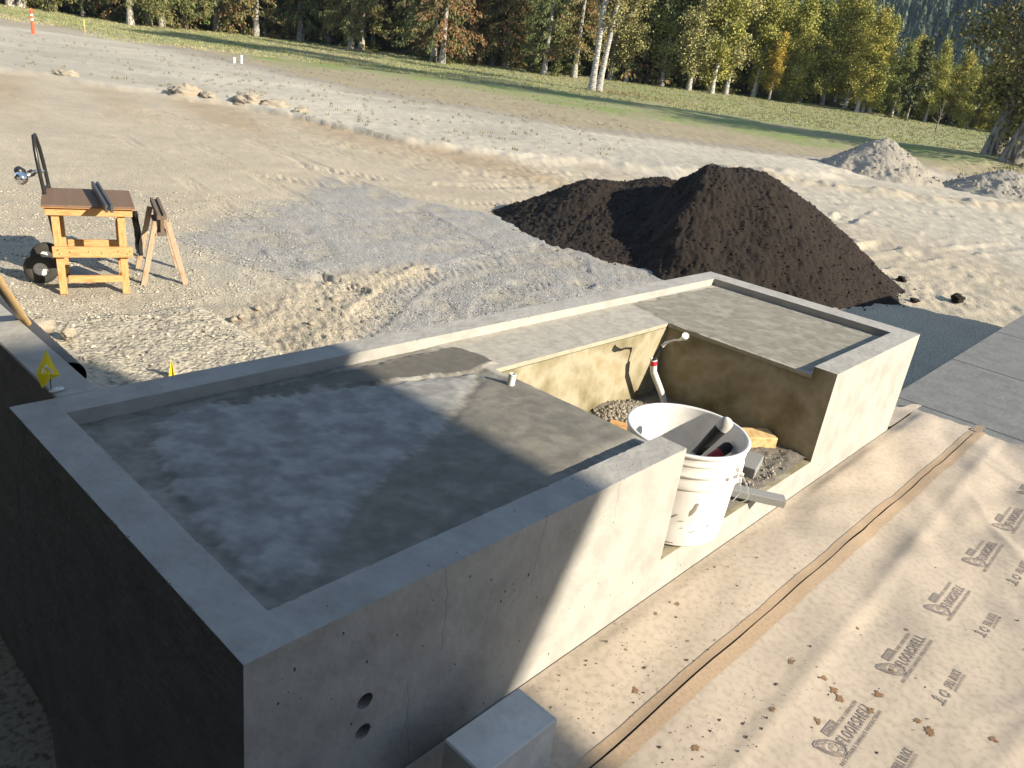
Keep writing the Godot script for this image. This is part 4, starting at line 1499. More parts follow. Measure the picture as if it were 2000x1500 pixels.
func build_trees() -> void:
	var g_con := "cedars along the left of the tree line"
	var g_leaf := "yellowing broadleaf trees along the tree line"
	# ---- prototypes: [trunk, crown, limbs]
	var cedar := []
	var tones := [Vector3(0.15, 0.16, 0.055), Vector3(0.10, 0.13, 0.045), Vector3(0.185, 0.165, 0.065), Vector3(0.20, 0.155, 0.075), Vector3(0.125, 0.18, 0.05)]
	var rusts := [0.16, 0.05, 0.30, 0.42, 0.0]
	for i in 5:
		cedar.append([stem(30 + i, 22.0, 0.33, Vector2(0.004, -0.003)), conifer_crown(60 + i, 22.0, 4.6, 1.9 + 0.4 * (i % 3), tones[i], rusts[i])])
	var leafy := []
	var ya := [Vector3(0.25, 0.26, 0.065), Vector3(0.31, 0.29, 0.065), Vector3(0.18, 0.215, 0.065), Vector3(0.25, 0.245, 0.09), Vector3(0.38, 0.29, 0.05)]
	var yb := [Vector3(0.38, 0.36, 0.09), Vector3(0.44, 0.385, 0.095), Vector3(0.28, 0.30, 0.10), Vector3(0.37, 0.345, 0.15), Vector3(0.46, 0.35, 0.07)]
	for i in 5:
		leafy.append([stem(130 + i, 12.0, 0.24, Vector2(0.015 * (i - 2), 0.01)), leafy_crown(160 + i, 1.7, 12.2, 2.8, ya[i], yb[i], 380, 36, 0.19, 0.8)])
	# x, z, kind (0-4 cedar, 10-14 leafy), size
	var row := [[28.7,-98.7,2,1.05],[29.9,-99.5,1,1.1],[33.2,-100.7,0,1.0],[36.0,-99.5,4,0.55],[38.1,-92.2,0,0.98],[40.7,-93.7,0,0.9],[42.3,-94.0,1,1.0],[45.4,-94.9,4,0.85],[48.3,-93.2,0,0.95],[51.8,-93.4,2,1.0],[51.0,-89.0,2,0.95],[56.2,-88.0,1,1.1],[59.1,-86.5,0,1.0],[57.2,-79.2,0,0.9],[59.4,-80.2,2,0.95],[61.9,-81.3,2,0.9],[59.0,-67.0,1,0.88],[58.9,-65.5,3,0.9],[66.9,-69.9,3,0.95],[69.0,-68.1,3,1.0],[68.9,-65.9,2,0.9],[66.9,-58.2,1,0.75],[69.4,-56.1,2,0.85],[75.0,-55.5,13,1.1],[76.0,-54.0,13,1.05],[78.9,-51.2,12,1.1],[78.7,-47.5,13,1.05],[83.5,-49.3,12,1.1],[80.7,-45.8,10,1.05],[83.2,-45.5,13,1.1],[88.0,-44.6,10,1.1],[87.7,-42.4,14,0.55],[92.9,-41.2,12,0.95],[93.8,-38.8,10,0.90],[94.3,-37.6,11,0.90],[93.5,-36.0,10,0.85],[90.7,-33.5,11,0.80],[91.5,-33.2,11,0.78],[91.5,-32.4,10,0.74],[95.8,-31.5,12,0.60],[97.5,-31.4,11,0.66],[98.1,-28.6,10,0.64],[101.5,-27.0,11,0.60],[104.0,-24.8,11,0.58],[106.0,-22.6,10,0.58],[107.0,-19.5,11,0.64]]
	var r := RandomNumberGenerator.new()
	r.seed = 5
	var firsts := {}
	for e in row:
		var k: int = e[2]
		var x: float = e[0]
		var z: float = e[1]
		var at := Vector3(x, broad_y(x, z), z)
		var turn := r.randf() * TAU
		if firsts.has(k):
			copy_of(firsts[k], at, turn, e[3], tree_label(row.find(e), k))
			continue
		var con := k < 10
		var t := thing("cedar_tree" if con else "broadleaf_tree", tree_label(row.find(e), k), "tree", at, turn, g_con if con else g_leaf)
		t.scale = Vector3.ONE * e[3]
		if con:
			part("trunk", cedar[k][0], M.bark_pale, t)
			part("crown", cedar[k][1], M.leaf, t)
		else:
			part("trunk", leafy[k - 10][0], M.bark_birch, t)
			add_limbs(t, M.bark_brown, 190 + k, 12.0, 0.15, 0.24, 9, 2.4)
			part("crown", leafy[k - 10][1], M.leaf, t)
		firsts[k] = t
	# the pale bare pole among the cedars
	var snag := thing("bare_snag", "pale bare dead trunk standing against the dark wood", "tree", Vector3(65.8, broad_y(65.8, -80.3), -80.3))
	part("trunk", stem(77, 15.0, 0.36, Vector2(0.01, 0.0), 1.2), M.bark_birch, snag)
	part("stub", stem(78, 4.6, 0.30, Vector2(0.02, 0.01), 1.15), M.bark_pale, snag, Vector3(0.55, 0, 0.3))
	# tall cottonwood with two white stems standing alone in the meadow
	var p1 := Vector3(55.7, broad_y(55.7, -42.8), -42.8)
	var c1 := thing("cottonwood_tree", "lone pale cottonwood with two white stems standing in front of the tree line", "tree", p1)
	part("trunk", stem(201, 19.0, 0.27, Vector2(0.0, 0.0), 1.5), M.bark_birch, c1)
	part("trunk", stem(202, 17.0, 0.26, Vector2(0.052, 0.045), 1.5), M.bark_birch, c1, Vector3(0.42, 0, 0.35))
	add_limbs(c1, M.bark_pale, 203, 18.0, 0.22, 0.3, 18, 3.4)
	part("crown", leafy_crown(204, 4.4, 20.0, 3.3, Vector3(0.16, 0.155, 0.055), Vector3(0.27, 0.24, 0.095), 150, 46, 0.20, 0.3), M.leaf, c1, Vector3(1.3, 0, 1.0))
	# two great trunks at the right
	var big := [[Vector2(51.3, -9.6), 0.46, Vector2(0.03, 0.13), "massive leaning trunk with dark hanging foliage, nearer of two beside the sand heap"], [Vector2(53.8, -11.1), 0.46, Vector2(0.02, 0.035), "massive upright trunk with dark hanging foliage, farther of two beside the sand heap"]]
	for i in 2:
		var q: Vector2 = big[i][0]
		var b := thing("great_cottonwood", big[i][3], "tree", Vector3(q.x, broad_y(q.x, q.y), q.y), 0.0, "two great cottonwoods by the meadow")
		part("trunk", stem(300 + i, 30.0, big[i][1], big[i][2], 1.75), M.bark_big, b)
		add_limbs(b, M.bark_brown, 310 + i, 26.0, 0.12, 0.4, 18, 6.0)
		part("crown", leafy_crown(320 + i, 1.2, 34.0, 5.6, Vector3(0.075, 0.080, 0.026), Vector3(0.20, 0.18, 0.06), 760, 44, 0.21, 0.0), M.leaf, b, Vector3(0.0, 0, 2.0 if i == 0 else 0.8))
	# young trees out on the grass
	var y1 := thing("young_tree", "small dark green tree with short stem standing out on the grass", "tree", Vector3(92.5, broad_y(92.5, -28.8), -28.8))
	part("trunk", stem(401, 6.2, 0.13, Vector2(0.02, 0.0), 1.2), M.bark_brown, y1)
	part("crown", leafy_crown(402, 1.5, 7.6, 1.9, Vector3(0.060, 0.075, 0.030), Vector3(0.10, 0.11, 0.040), 90, 40, 0.26, 0.9), M.leaf, y1)
	var y2 := thing("bare_sapling", "spindly nearly bare sapling standing in the meadow", "tree", Vector3(81.2, broad_y(81.2, -22.4), -22.4))
	part("trunk", stem(411, 3.0, 0.07, Vector2(0.03, 0.02), 1.1), M.bark_brown, y2)
	add_limbs(y2, M.bark_brown, 412, 2.9, 0.2, 0.07, 22, 1.1)
	var y3 := thing("leaning_birch", "thin white birch stem leaning at the end of the meadow", "tree", Vector3(103.0, broad_y(103.0, -25.6), -25.6))
	part("trunk", stem(421, 9.5, 0.2, Vector2(0.05, 0.22), 1.1), M.bark_birch, y3)
	part("crown", leafy_crown(422, 4.2, 9.6, 1.6, Vector3(0.14, 0.13, 0.04), Vector3(0.24, 0.20, 0.05), 70, 40, 0.24, 0.6), M.leaf, y3, Vector3(0.4, 0, 1.5))
	# the wood behind the first row
	var xf := []
	for n in 230:
		var az := deg_to_rad(r.randf_range(9.0, 60.0))
		var d := r.randf_range(104.0, 145.0)
		if az > deg_to_rad(40.0): d -= 9.0
		var s := r.randf_range(0.9, 1.3)
		var x := EYE.x + d * sin(az)
		var z := EYE.y - d * cos(az)
		xf.append(Transform3D(Basis(Vector3.UP, r.randf() * TAU).scaled(Vector3.ONE * s), Vector3(x, broad_y(x, z) - 1.8, z)))
	var o := scatter("cedar_wood", cedar[0][1], M.leaf, xf, [])
	tag(o, "dense dark cedar wood behind the first row of trunks", "wood")
	xf = []
	for n in 150:
		var az := deg_to_rad(r.randf_range(50.0, 80.0))
		var d := r.randf_range(99.0, 122.0)
		var s := r.randf_range(0.82, 1.0)
		if az > deg_to_rad(67.0): s = r.randf_range(0.48, 0.60)
		if az > deg_to_rad(66.0): d += 4.0
		var x := EYE.x + d * sin(az)
		var z := EYE.y - d * cos(az)
		xf.append(Transform3D(Basis(Vector3.UP, r.randf() * TAU).scaled(Vector3(s, s, s)), Vector3(x, broad_y(x, z) - 1.0, z)))
	o = scatter("broadleaf_wood", leafy[0][1], M.leaf, xf, [])
	tag(o, "dense green and yellow broadleaf wood behind the meadow trees", "wood")
	# brush along the foot of the trees
	var bush := leafy_crown(501, 0.0, 1.1, 0.9, Vector3(0.10, 0.12, 0.035), Vector3(0.19, 0.185, 0.05), 26, 26, 0.16)
	xf = []
	for n in 240:
		var e: Array = row[r.randi() % row.size()]
		var x: float = e[0] + r.randfn(0.6, 1.6)
		var z: float = e[1] + r.randfn(-0.8, 1.6)
		var away := Vector2(x - EYE.x, z - EYE.y)
		away += away.normalized() * 2.2
		var s := r.randf_range(0.4, 1.0)
		xf.append(Transform3D(Basis(Vector3.UP, r.randf() * TAU).scaled(Vector3(s * 1.3, s * 0.8, s * 1.3)), Vector3(EYE.x + away.x, broad_y(EYE.x + away.x, EYE.y + away.y), EYE.y + away.y)))
	o = scatter("edge_brush", bush, M.leaf, xf, [])
	tag(o, "low green and yellow brush growing along the foot of the trees", "brush")
	# fallen leaves under the big trees
	var leafm := PackedVector3Array()
	tri(leafm, Vector3(-0.5, 0, 0), Vector3(0.5, 0, 0.1), Vector3(0, 0.2, 0.8))
	xf = []
	var cols := []
	for n in 2600:
		var lone := n < 1000
		var q := Vector2(55.7, -42.8) if lone else Vector2(54.0, -10.6)
		var x := q.x + r.randfn(0, 1.6 if lone else 3.4) + (absf(r.randfn(0, 2.0)) if lone else -1.0)
		var z := q.y + r.randfn(0, 1.2 if lone else 3.4) + (absf(r.randfn(0, 4.0)) if lone else 0.0)
		var s := r.randf_range(0.08, 0.2)
		xf.append(Transform3D(Basis.from_euler(Vector3(r.randf_range(-0.4, 0.4), r.randf() * TAU, 0)).scaled(Vector3.ONE * s), Vector3(x, broad_y(x, z) + 0.05, z)))
		var k := r.randf_range(0.6, 1.3)
		cols.append(Color(0.26 * k, 0.18 * k, 0.09 * k) if lone else Color(0.12 * k, 0.085 * k, 0.045 * k))
	o = scatter("leaf_litter", loose(leafm), M.grass, xf, cols)
	tag(o, "brown fallen leaves lying round the big tree trunks", "leaves")
# ---------------------------------------------------------------- things standing in and on the island
func build_on_island() -> void:
	build_bucket()
	# scraps of timber and block in the notch
	solo("timber_offcut", box(Vector3(0.15, 0.040, 0.075), 0.003), M.pale_wood, "pale yellow timber offcut lying against the stained notch wall", "timber", Vector3(1.952, NY + 0.012, -0.185), Vector3(0.02, -0.62, 0.0))
	solo("timber_board", box(Vector3(0.20, 0.018, 0.085), 0.002), M.new_wood, "orange tinted board end poking out behind the bucket", "timber", Vector3(1.56, NY + 0.016, -0.46), Vector3(0.0, 0.45, 0.02))
	solo("concrete_spacer", box(Vector3(0.115, 0.036, 0.065), 0.002), M.grey_block, "grey concrete brick lying flat in the notch beside the bucket", "block", Vector3(1.765, NY + 0.012, -0.098), Vector3(0.02, 0.25, 0.03))
	solo("concrete_spacer", box(Vector3(0.045, 0.030, 0.035), 0.002), M.pale_block, "small pale grey block tucked between the bucket and the brick", "block", Vector3(1.618, NY + 0.012, -0.066), Vector3(0.0, 0.4, 0.0))
	solo("grey_bar", box(Vector3(0.165, 0.024, 0.038), 0.002), M.grey_block, "grey bar jutting out over the front edge of the notch", "bar", Vector3(1.600, NY + 0.016, 0.012), Vector3(0.03, -0.95, -0.05))
	# corrugated conduit in the corner
	var c := thing("conduit", "grey corrugated conduit with red band rising in the notch corner", "conduit", Vector3(1.934, NY + 0.01, -0.535))
	var o := -c.position
	var path := []
	var rad := []
	var top := Vector3(1.831, 0.318, -0.544)
	var pa := [Vector3(1.945, 0.108, -0.520), Vector3(1.925, 0.16, -0.530), Vector3(1.880, 0.22, -0.536), Vector3(1.842, 0.27, -0.541), top]
	var cur := Curve3D.new()
	for i in pa.size():
		var tang: Vector3 = (pa[min(i + 1, pa.size() - 1)] - pa[max(i - 1, 0)]) * 0.22
		cur.add_point(pa[i], -tang, tang)
	var L := cur.get_baked_length()
	for i in 141:
		path.append(cur.sample_baked(L * i / 140.0) + o)
		rad.append(0.0118 if i % 4 < 2 else 0.0106)
	part("tube", tube(path, rad, 18, false), M.grey_plastic, c)
	var bp := []
	for i in 6: bp.append(cur.sample_baked(L * (0.91 + 0.014 * i)) + o)
	part("red_band", tube(bp, [0.0126], 18, false), M.red_band, c)
	part("rim", tube([cur.sample_baked(L * 0.975) + o, cur.sample_baked(L * 0.999) + o], [0.0125, 0.0124], 18, false), M.white_plastic, c)
	var cable := [top + Vector3(0.004, -0.05, 0.0), top + Vector3(0.0, 0.0, 0.0), Vector3(1.836, 0.352, -0.534), Vector3(1.842, 0.378, -0.522)]
	for i in cable.size(): cable[i] += o
	part("cable", tube(cable, [0.0042], 8), M.black_rubber, c)
	var film := [Vector3(1.840, 0.370, -0.526), Vector3(1.842, 0.384, -0.518), Vector3(1.830, 0.400, -0.495), Vector3(1.812, 0.416, -0.470), Vector3(1.795, 0.427, -0.445), Vector3(1.782, 0.440, -0.427), Vector3(1.766, 0.452, -0.412), Vector3(1.758, 0.462, -0.405)]
	for i in film.size(): film[i] += o
	part("white_tape", tube(film, [0.0062, 0.0055, 0.0034, 0.0034, 0.0040, 0.0062, 0.0105, 0.0118], 8), M.white_film, c)

func build_bucket() -> void:
	var at := Vector3(1.298, NY + 0.010, -0.094)
	var b := thing("bucket", "white plastic bucket smeared with dried mortar in the island notch", "bucket", at)
	var prof := [Vector2(0.0, 0.004), Vector2(0.128, 0.004), Vector2(0.136, 0.0), Vector2(0.139, 0.004), Vector2(0.1465, 0.165), Vector2(0.1475, 0.170), Vector2(0.153, 0.172), Vector2(0.1535, 0.188), Vector2(0.149, 0.190), Vector2(0.1495, 0.205), Vector2(0.1555, 0.207), Vector2(0.156, 0.214), Vector2(0.1505, 0.217), Vector2(0.151, 0.236), Vector2(0.1545, 0.238), Vector2(0.155, 0.243), Vector2(0.152, 0.246), Vector2(0.1525, 0.258), Vector2(0.158, 0.261), Vector2(0.1605, 0.266), Vector2(0.158, 0.270), Vector2(0.152, 0.270), Vector2(0.1495, 0.266), Vector2(0.146, 0.17), Vector2(0.1355, 0.012), Vector2(0.0, 0.010)]
	part("shell", lathe(prof, 72), M.bucket, b)
	# watery mortar left in the bottom
	part("mortar", lathe([Vector2(0.0, 0.052), Vector2(0.09, 0.050), Vector2(0.1372, 0.055)], 40), M.soil_floor, b)
	for s in [1.0, -1.0]:
		var ang: float = 1.50 if s > 0 else 1.50 + PI
		var ear := part("handle_ear", box(Vector3(0.020, 0.034, 0.013), 0.003, true), M.bucket, b, Vector3(cos(ang) * 0.1545, 0.212, sin(ang) * 0.1545), Vector3(0, -ang + PI / 2, 0))
		part("boss", lathe([Vector2(0.0, 0.010), Vector2(0.005, 0.010), Vector2(0.006, 0.0)], 12), M.bucket, ear, Vector3(0, -0.004, 0.004), Vector3(PI / 2, 0, 0))
	# wire bail hanging down beside its ear and on round the back
	var e0 := Vector3(cos(1.50), 0, sin(1.50)) * 0.163
	var rt := Vector3(0.65, 0, 0.76)
	var loop := []
	for q in [[0.0, 0.206], [0.010, 0.196], [0.026, 0.172], [0.033, 0.150], [0.030, 0.136], [0.016, 0.128], [-0.004, 0.127]]:
		loop.append(e0 + rt * q[0] + Vector3(0, q[1], 0))
	for i in range(1, 16):
		var an := 1.50 - 0.15 - 2.9 * i / 15.0
		loop.append(Vector3(cos(an) * 0.166, lerpf(0.127, 0.206, i / 15.0), sin(an) * 0.166))
	part("bail", tube(loop, [0.0016], 8), M.steel, b)
	# dried mortar smears, laid on the curved side
	var r := RandomNumberGenerator.new()
	r.seed = 72
	var marks := [[2.27, 0.115, 0.007, 0.022, -0.35], [2.58, 0.090, 0.011, 0.0022, 0.7], [2.45, 0.078, 0.010, 0.0018, 0.15], [2.86, 0.036, 0.011, 0.009, 0.3], [2.78, 0.018, 0.014, 0.005, 0.1], [2.2, 0.048, 0.010, 0.0015, 0.3], [2.4, 0.058, 0.005, 0.0015, 0.2], [1.9, 0.064, 0.002, 0.006, 0.2], [1.75, 0.200, 0.005, 0.008, 0.1], [2.6, 0.010, 0.018, 0.0022, 0.0], [3.0, 0.013, 0.015, 0.003, 0.0], [3.1, 0.05, 0.004, 0.010, 0.3], [2.9, 0.062, 0.008, 0.0012, 0.4]]
	for mk in marks:
		var v := PackedVector3Array()
		var n := 20
		var rim := []
		for i in n:
			var a := TAU * i / n
			var k := r.randf_range(0.55, 1.15)
			var q := Vector2(cos(a) * mk[2], sin(a) * mk[3]).rotated(mk[4]) * k
			var hgt: float = mk[1] + q.y
			var R: float = lerpf(0.139, 0.1465, clampf(hgt / 0.165, 0, 1)) + 0.0009 + (0.005 if hgt > 0.17 else 0.0)
			var an: float = mk[0] - q.x / R
			rim.append(Vector3(cos(an) * R, hgt, sin(an) * R))
		var Rm: float = lerpf(0.139, 0.1465, clampf(mk[1] / 0.165, 0, 1)) + 0.0012 + (0.005 if mk[1] > 0.17 else 0.0)
		var mid := Vector3(cos(mk[0]) * Rm, mk[1], sin(mk[0]) * Rm)
		for i in n: tri(v, mid, rim[i], rim[(i + 1) % n])
		part("mortar_smear", loose(v), M.smear, b)
	# tools standing in it
	var t1 := thing("trowel", "black handled trowel leaning in the white bucket", "trowel", Vector3(1.300, NY + 0.07, -0.150))
	var p0 := -t1.position
	var h0 := Vector3(1.330, 0.262, -0.098)
	var h1 := Vector3(1.356, 0.422, -0.020)
	part("grip", tube([h0 + p0, h0.lerp(h1, 0.15) + p0, h0.lerp(h1, 0.4) + p0, h0.lerp(h1, 0.65) + p0, h0.lerp(h1, 0.86) + p0], [0.0095, 0.0125, 0.0125, 0.0155, 0.0170], 14), M.black_rubber, t1)
	part("grip_end", tube([h0.lerp(h1, 0.85) + p0, h0.lerp(h1, 0.93) + p0, h0.lerp(h1, 1.0) + p0, h0.lerp(h1, 1.03) + p0], [0.0175, 0.0185, 0.0165, 0.010], 14), M.dried_mortar, t1)
	part("tang", tube([h0 + p0, Vector3(1.318, 0.225, -0.112) + p0, Vector3(1.305, 0.205, -0.14) + p0], [0.006, 0.005, 0.005], 8), M.steel, t1)
	var blade := part("blade", box(Vector3(0.10, 0.002, 0.16), 0.0008, true), M.steel, t1, Vector3(1.300, 0.195, -0.17) + p0, Vector3(0.9, 0.2, 0.3))
	var t2 := thing("red_trowel", "dark red gripped trowel lying low in the white bucket", "trowel", Vector3(1.34, NY + 0.07, -0.10))
	p0 = -t2.position
	part("grip", tube([Vector3(1.330, 0.272, -0.062) + p0, Vector3(1.365, 0.295, -0.048) + p0, Vector3(1.395, 0.315, -0.035) + p0], [0.012, 0.0135, 0.0145], 12), M.red_grip, t2)
	part("grip_end", tube([Vector3(1.393, 0.314, -0.036) + p0, Vector3(1.412, 0.327, -0.028) + p0, Vector3(1.420, 0.332, -0.025) + p0], [0.0152, 0.0158, 0.010], 12), M.black_rubber, t2)
	part("blade", box(Vector3(0.05, 0.002, 0.14), 0.0008, true), M.steel, t2, Vector3(1.285, 0.235, -0.075) + p0, Vector3(0.2, 1.1, 0.5))
	var t3 := thing("grey_float", "blue grey handled float standing low in the white bucket", "float", Vector3(1.29, NY + 0.07, -0.12))
	p0 = -t3.position
	part("grip", tube([Vector3(1.285, 0.235, -0.092) + p0, Vector3(1.294, 0.275, -0.078) + p0, Vector3(1.304, 0.312, -0.066) + p0, Vector3(1.307, 0.320, -0.063) + p0], [0.012, 0.015, 0.0145, 0.008], 12), M.grey_grip, t3)
	part("board", box(Vector3(0.06, 0.008, 0.14), 0.002, true), M.grey_grip, t3, Vector3(1.275, 0.195, -0.12) + p0, Vector3(0.7, 0.3, 0.9))

# ---------------------------------------------------------------- yard: bench, trestle, hand truck, markers
func build_yard() -> void:
	var u := Vector3(0.945, 0, 0.327)
	var w := Vector3(0.327, 0, -0.945)
	var at := Vector3(1.885, GROUND, -6.44)
	var b := thing("work_bench", "home built timber work bench with brown plywood top", "bench", at)
	var H := 0.775
	var P := func(a: float, y: float, d: float) -> Vector3: return u * a + w * d + Vector3(0, y, 0)
	for q in [[0.0, 0.0], [0.47, 0.0], [0.02, 0.56], [0.47, 0.56]]:
		var leg := stick(b, "leg", M.new_wood, P.call(q[0] - (0.012 if q[0] < 0.2 else -0.006), 0.0, q[1] - 0.02), P.call(q[0] - 0.03 if q[0] < 0.2 else q[0], H - 0.02, q[1]), 0.060, 0.036, u)
	stick(b, "apron", M.new_wood, P.call(-0.10, H - 0.045, -0.035), P.call(0.56, H - 0.045, -0.035), 0.075, 0.032, Vector3.UP)
	stick(b, "apron", M.new_wood, P.call(-0.10, H - 0.045, 0.60), P.call(0.56, H - 0.045, 0.60), 0.075, 0.032, Vector3.UP)
	stick(b, "apron", M.new_wood, P.call(-0.085, H - 0.045, -0.016), P.call(-0.085, H - 0.045, 0.58), 0.075, 0.032, Vector3.UP)
	stick(b, "apron", M.new_wood, P.call(0.545, H - 0.045, -0.016), P.call(0.545, H - 0.045, 0.58), 0.075, 0.032, Vector3.UP)
	stick(b, "rail", M.new_wood, P.call(-0.07, 0.385, -0.058), P.call(0.545, 0.385, -0.058), 0.092, 0.034, Vector3.UP)
	stick(b, "rail", M.new_wood, P.call(0.03, 0.135, -0.02), P.call(0.45, 0.135, -0.02), 0.060, 0.034, Vector3.UP)
	stick(b, "rail", M.new_wood, P.call(0.04, 0.300, 0.545), P.call(0.46, 0.300, 0.545), 0.085, 0.034, Vector3.UP)
	var top := part("top", box(Vector3(0.70, 0.018, 0.74), 0.002), M.ply, b)
	top.transform = Transform3D(Basis(u, Vector3.UP, -w), P.call(0.23, H - 0.006, 0.285))
	var edge := part("top_edge", box(Vector3(0.702, 0.006, 0.742), 0.001), M.ply_edge, b)
	edge.transform = Transform3D(Basis(u, Vector3.UP, -w), P.call(0.23, H - 0.0125, 0.285))
	for q in [[-0.03, 0.40], [-0.02, 0.37], [0.06, 0.385], [0.20, 0.39], [0.30, 0.375], [0.43, 0.40], [0.50, 0.372], [0.52, 0.395]]:
		var sc := part("screw", lathe([Vector2(0.0, 0.002), Vector2(0.005, 0.0015), Vector2(0.0055, 0.0)], 10), M.black_paint, b)
		sc.transform = Transform3D(Basis(u, -w, Vector3.UP), P.call(q[0], q[1], -0.0755))
	# channel section rail lying across the bench top
	var k := thing("metal_rail", "dark grey grooved metal rail lying across the bench top", "rail", at + P.call(0.36, H + 0.014, 0.0))
	var ra: Vector3 = P.call(0.375, H + 0.050, -0.36) - P.call(0.36, H + 0.014, 0.0)
	var rb: Vector3 = P.call(0.30, H + 0.060, 0.62) - P.call(0.36, H + 0.014, 0.0)
	for s in [-1.0, 1.0]:
		stick(k, "flange", M.dark_metal, ra + u * 0.020 * s, rb + u * 0.020 * s, 0.022, 0.062, u, 0.003)
	stick(k, "web", M.black_paint, ra, rb, 0.030, 0.030, u, 0.002)
	# dark work jacket hanging off the bench corner
	var j := thing("work_jacket", "dark rubber apron hanging from the bench corner post", "apron", at + P.call(0.545, 0.30, 0.30))
	var v := PackedVector3Array()
	var ix := PackedInt32Array()
	for i in 13:
		for n in 9:
			var yy := 0.36 - 0.37 * i / 12.0
			var dd := lerpf(-0.13, 0.13, n / 8.0) * (0.55 + 0.5 * smoothstep(0, 5, i))
			v.append(u * (0.045 + 0.02 * sin(n * 1.7 + i * 0.5) + 0.02 * smoothstep(2, 7, i)) + w * dd + Vector3(0, yy, 0))
	for i in 12:
		for n in 8:
			var a := i * 9 + n
			ix.append_array([a, a + 1, a + 9, a + 1, a + 10, a + 9])
	part("cloth", arrays_mesh(v, ix), M.black_rubber, j)
	var v2 := PackedVector3Array()
	for q in v: v2.append(q + u * 0.016)
	part("cloth", arrays_mesh(v2, ix), M.black_rubber, j)
	build_trestle()
	build_hand_truck()
	# survey markers on the graded ground
	var d := thing("marker_post", "orange delineator post with two white reflective bands", "post", Vector3(15.95, broad_y(15.95, -51.7) + 0.14, -51.7))
	part("post", lathe([Vector2(0.10, 0.0), Vector2(0.085, 0.03), Vector2(0.075, 1.16), Vector2(0.055, 1.20), Vector2(0.0, 1.21)], 20), M.orange, d)
	part("band", lathe([Vector2(0.080, 0.70), Vector2(0.082, 0.705), Vector2(0.081, 0.80), Vector2(0.079, 0.805)], 20), M.reflective, d)
	part("band", lathe([Vector2(0.079, 0.93), Vector2(0.081, 0.935), Vector2(0.080, 1.03), Vector2(0.078, 1.035)], 20), M.reflective, d)
	part("grip_loop", tube(ring3(Vector3(0, 1.25, 0), 0.07), [0.022], 8, false), M.orange, d)
	var st := thing("survey_stake", "thin yellow topped wooden survey stake", "stake", Vector3(21.05, broad_y(21.05, -58.2) + 0.13, -58.2))
	part("stake", box(Vector3(0.06, 0.55, 0.05), 0.004), M.old_wood, st)
	part("painted_top", box(Vector3(0.066, 0.40, 0.056), 0.004), M.yellow_paint, st, Vector3(0, 0.5, 0))
	var pv := thing("pipe_riser", "taller white plastic pipe riser of the pair in the dirt", "pipe", Vector3(23.3, broad_y(23.3, -42.2) + 0.12, -42.2), 0.0, "white pipe risers")
	part("pipe", lathe([Vector2(0.062, -0.1), Vector2(0.062, 0.42)], 18), M.white_plastic, pv)
	part("cap", lathe([Vector2(0.070, 0.36), Vector2(0.072, 0.37), Vector2(0.072, 0.45), Vector2(0.066, 0.46), Vector2(0, 0.46)], 18), M.white_plastic, pv)
	var pv2 := thing("pipe_riser", "shorter white plastic pipe riser of the pair in the dirt", "pipe", Vector3(22.9, broad_y(22.9, -42.25) + 0.12, -42.25), 0.0, "white pipe risers")
	part("pipe", lathe([Vector2(0.060, -0.1), Vector2(0.060, 0.28)], 18), M.white_plastic, pv2)
	part("cap", lathe([Vector2(0.068, 0.24), Vector2(0.070, 0.25), Vector2(0.070, 0.31), Vector2(0, 0.32)], 18), M.white_plastic, pv2)

func ring3(c: Vector3, r: float, n := 16) -> Array:
	var out := []
	for i in n + 1:
		var a := TAU * i / n
		out.append(c + Vector3(cos(a) * r * 0.7, sin(a) * r, 0))
	return out

func build_trestle() -> void:
	var t := thing("saw_trestle", "weathered saw trestle with spread legs beside the work bench", "trestle", Vector3(2.80, GROUND, -6.68))
	var a := Vector3(-0.08, 0.60, 0.32)
	var b := Vector3(0.12, 0.63, -0.28)
	var d := (b - a).normalized()
	var s := Vector3(d.z, 0, -d.x).normalized() * -1.0
	stick(t, "top_flange", M.grey_wood, a + Vector3(0, 0.035, 0), b + Vector3(0, 0.035, 0), 0.085, 0.034, s)
	stick(t, "rail", M.grey_wood, a + s * 0.026 + Vector3(0, 0.060, 0), b + s * 0.026 + Vector3(0, 0.060, 0), 0.030, 0.018, s)
	stick(t, "rail", M.grey_wood, a - s * 0.026 + Vector3(0, 0.060, 0), b - s * 0.026 + Vector3(0, 0.060, 0), 0.030, 0.018, s)
	stick(t, "web", M.grey_wood, a - Vector3(0, 0.045, 0), b - Vector3(0, 0.045, 0), 0.034, 0.125, s)
	stick(t, "bottom_flange", M.grey_wood, a - Vector3(0, 0.115, 0), b - Vector3(0, 0.115, 0), 0.080, 0.03, s)
	for q in [[0.10, 1.0], [0.10, -1.0], [0.90, 1.0], [0.90, -1.0]]:
		var p := a.lerp(b, q[0])
		var top: Vector3 = p + s * 0.050 * q[1] + Vector3(0, -0.01, 0)
		var foot: Vector3 = p + s * 0.185 * q[1] + d * (-0.05 if q[0] < 0.5 else 0.05)
		foot.y = -0.01
		stick(t, "leg", M.old_wood, foot, top, 0.034, 0.048, s.cross(Vector3.UP), 0.003)

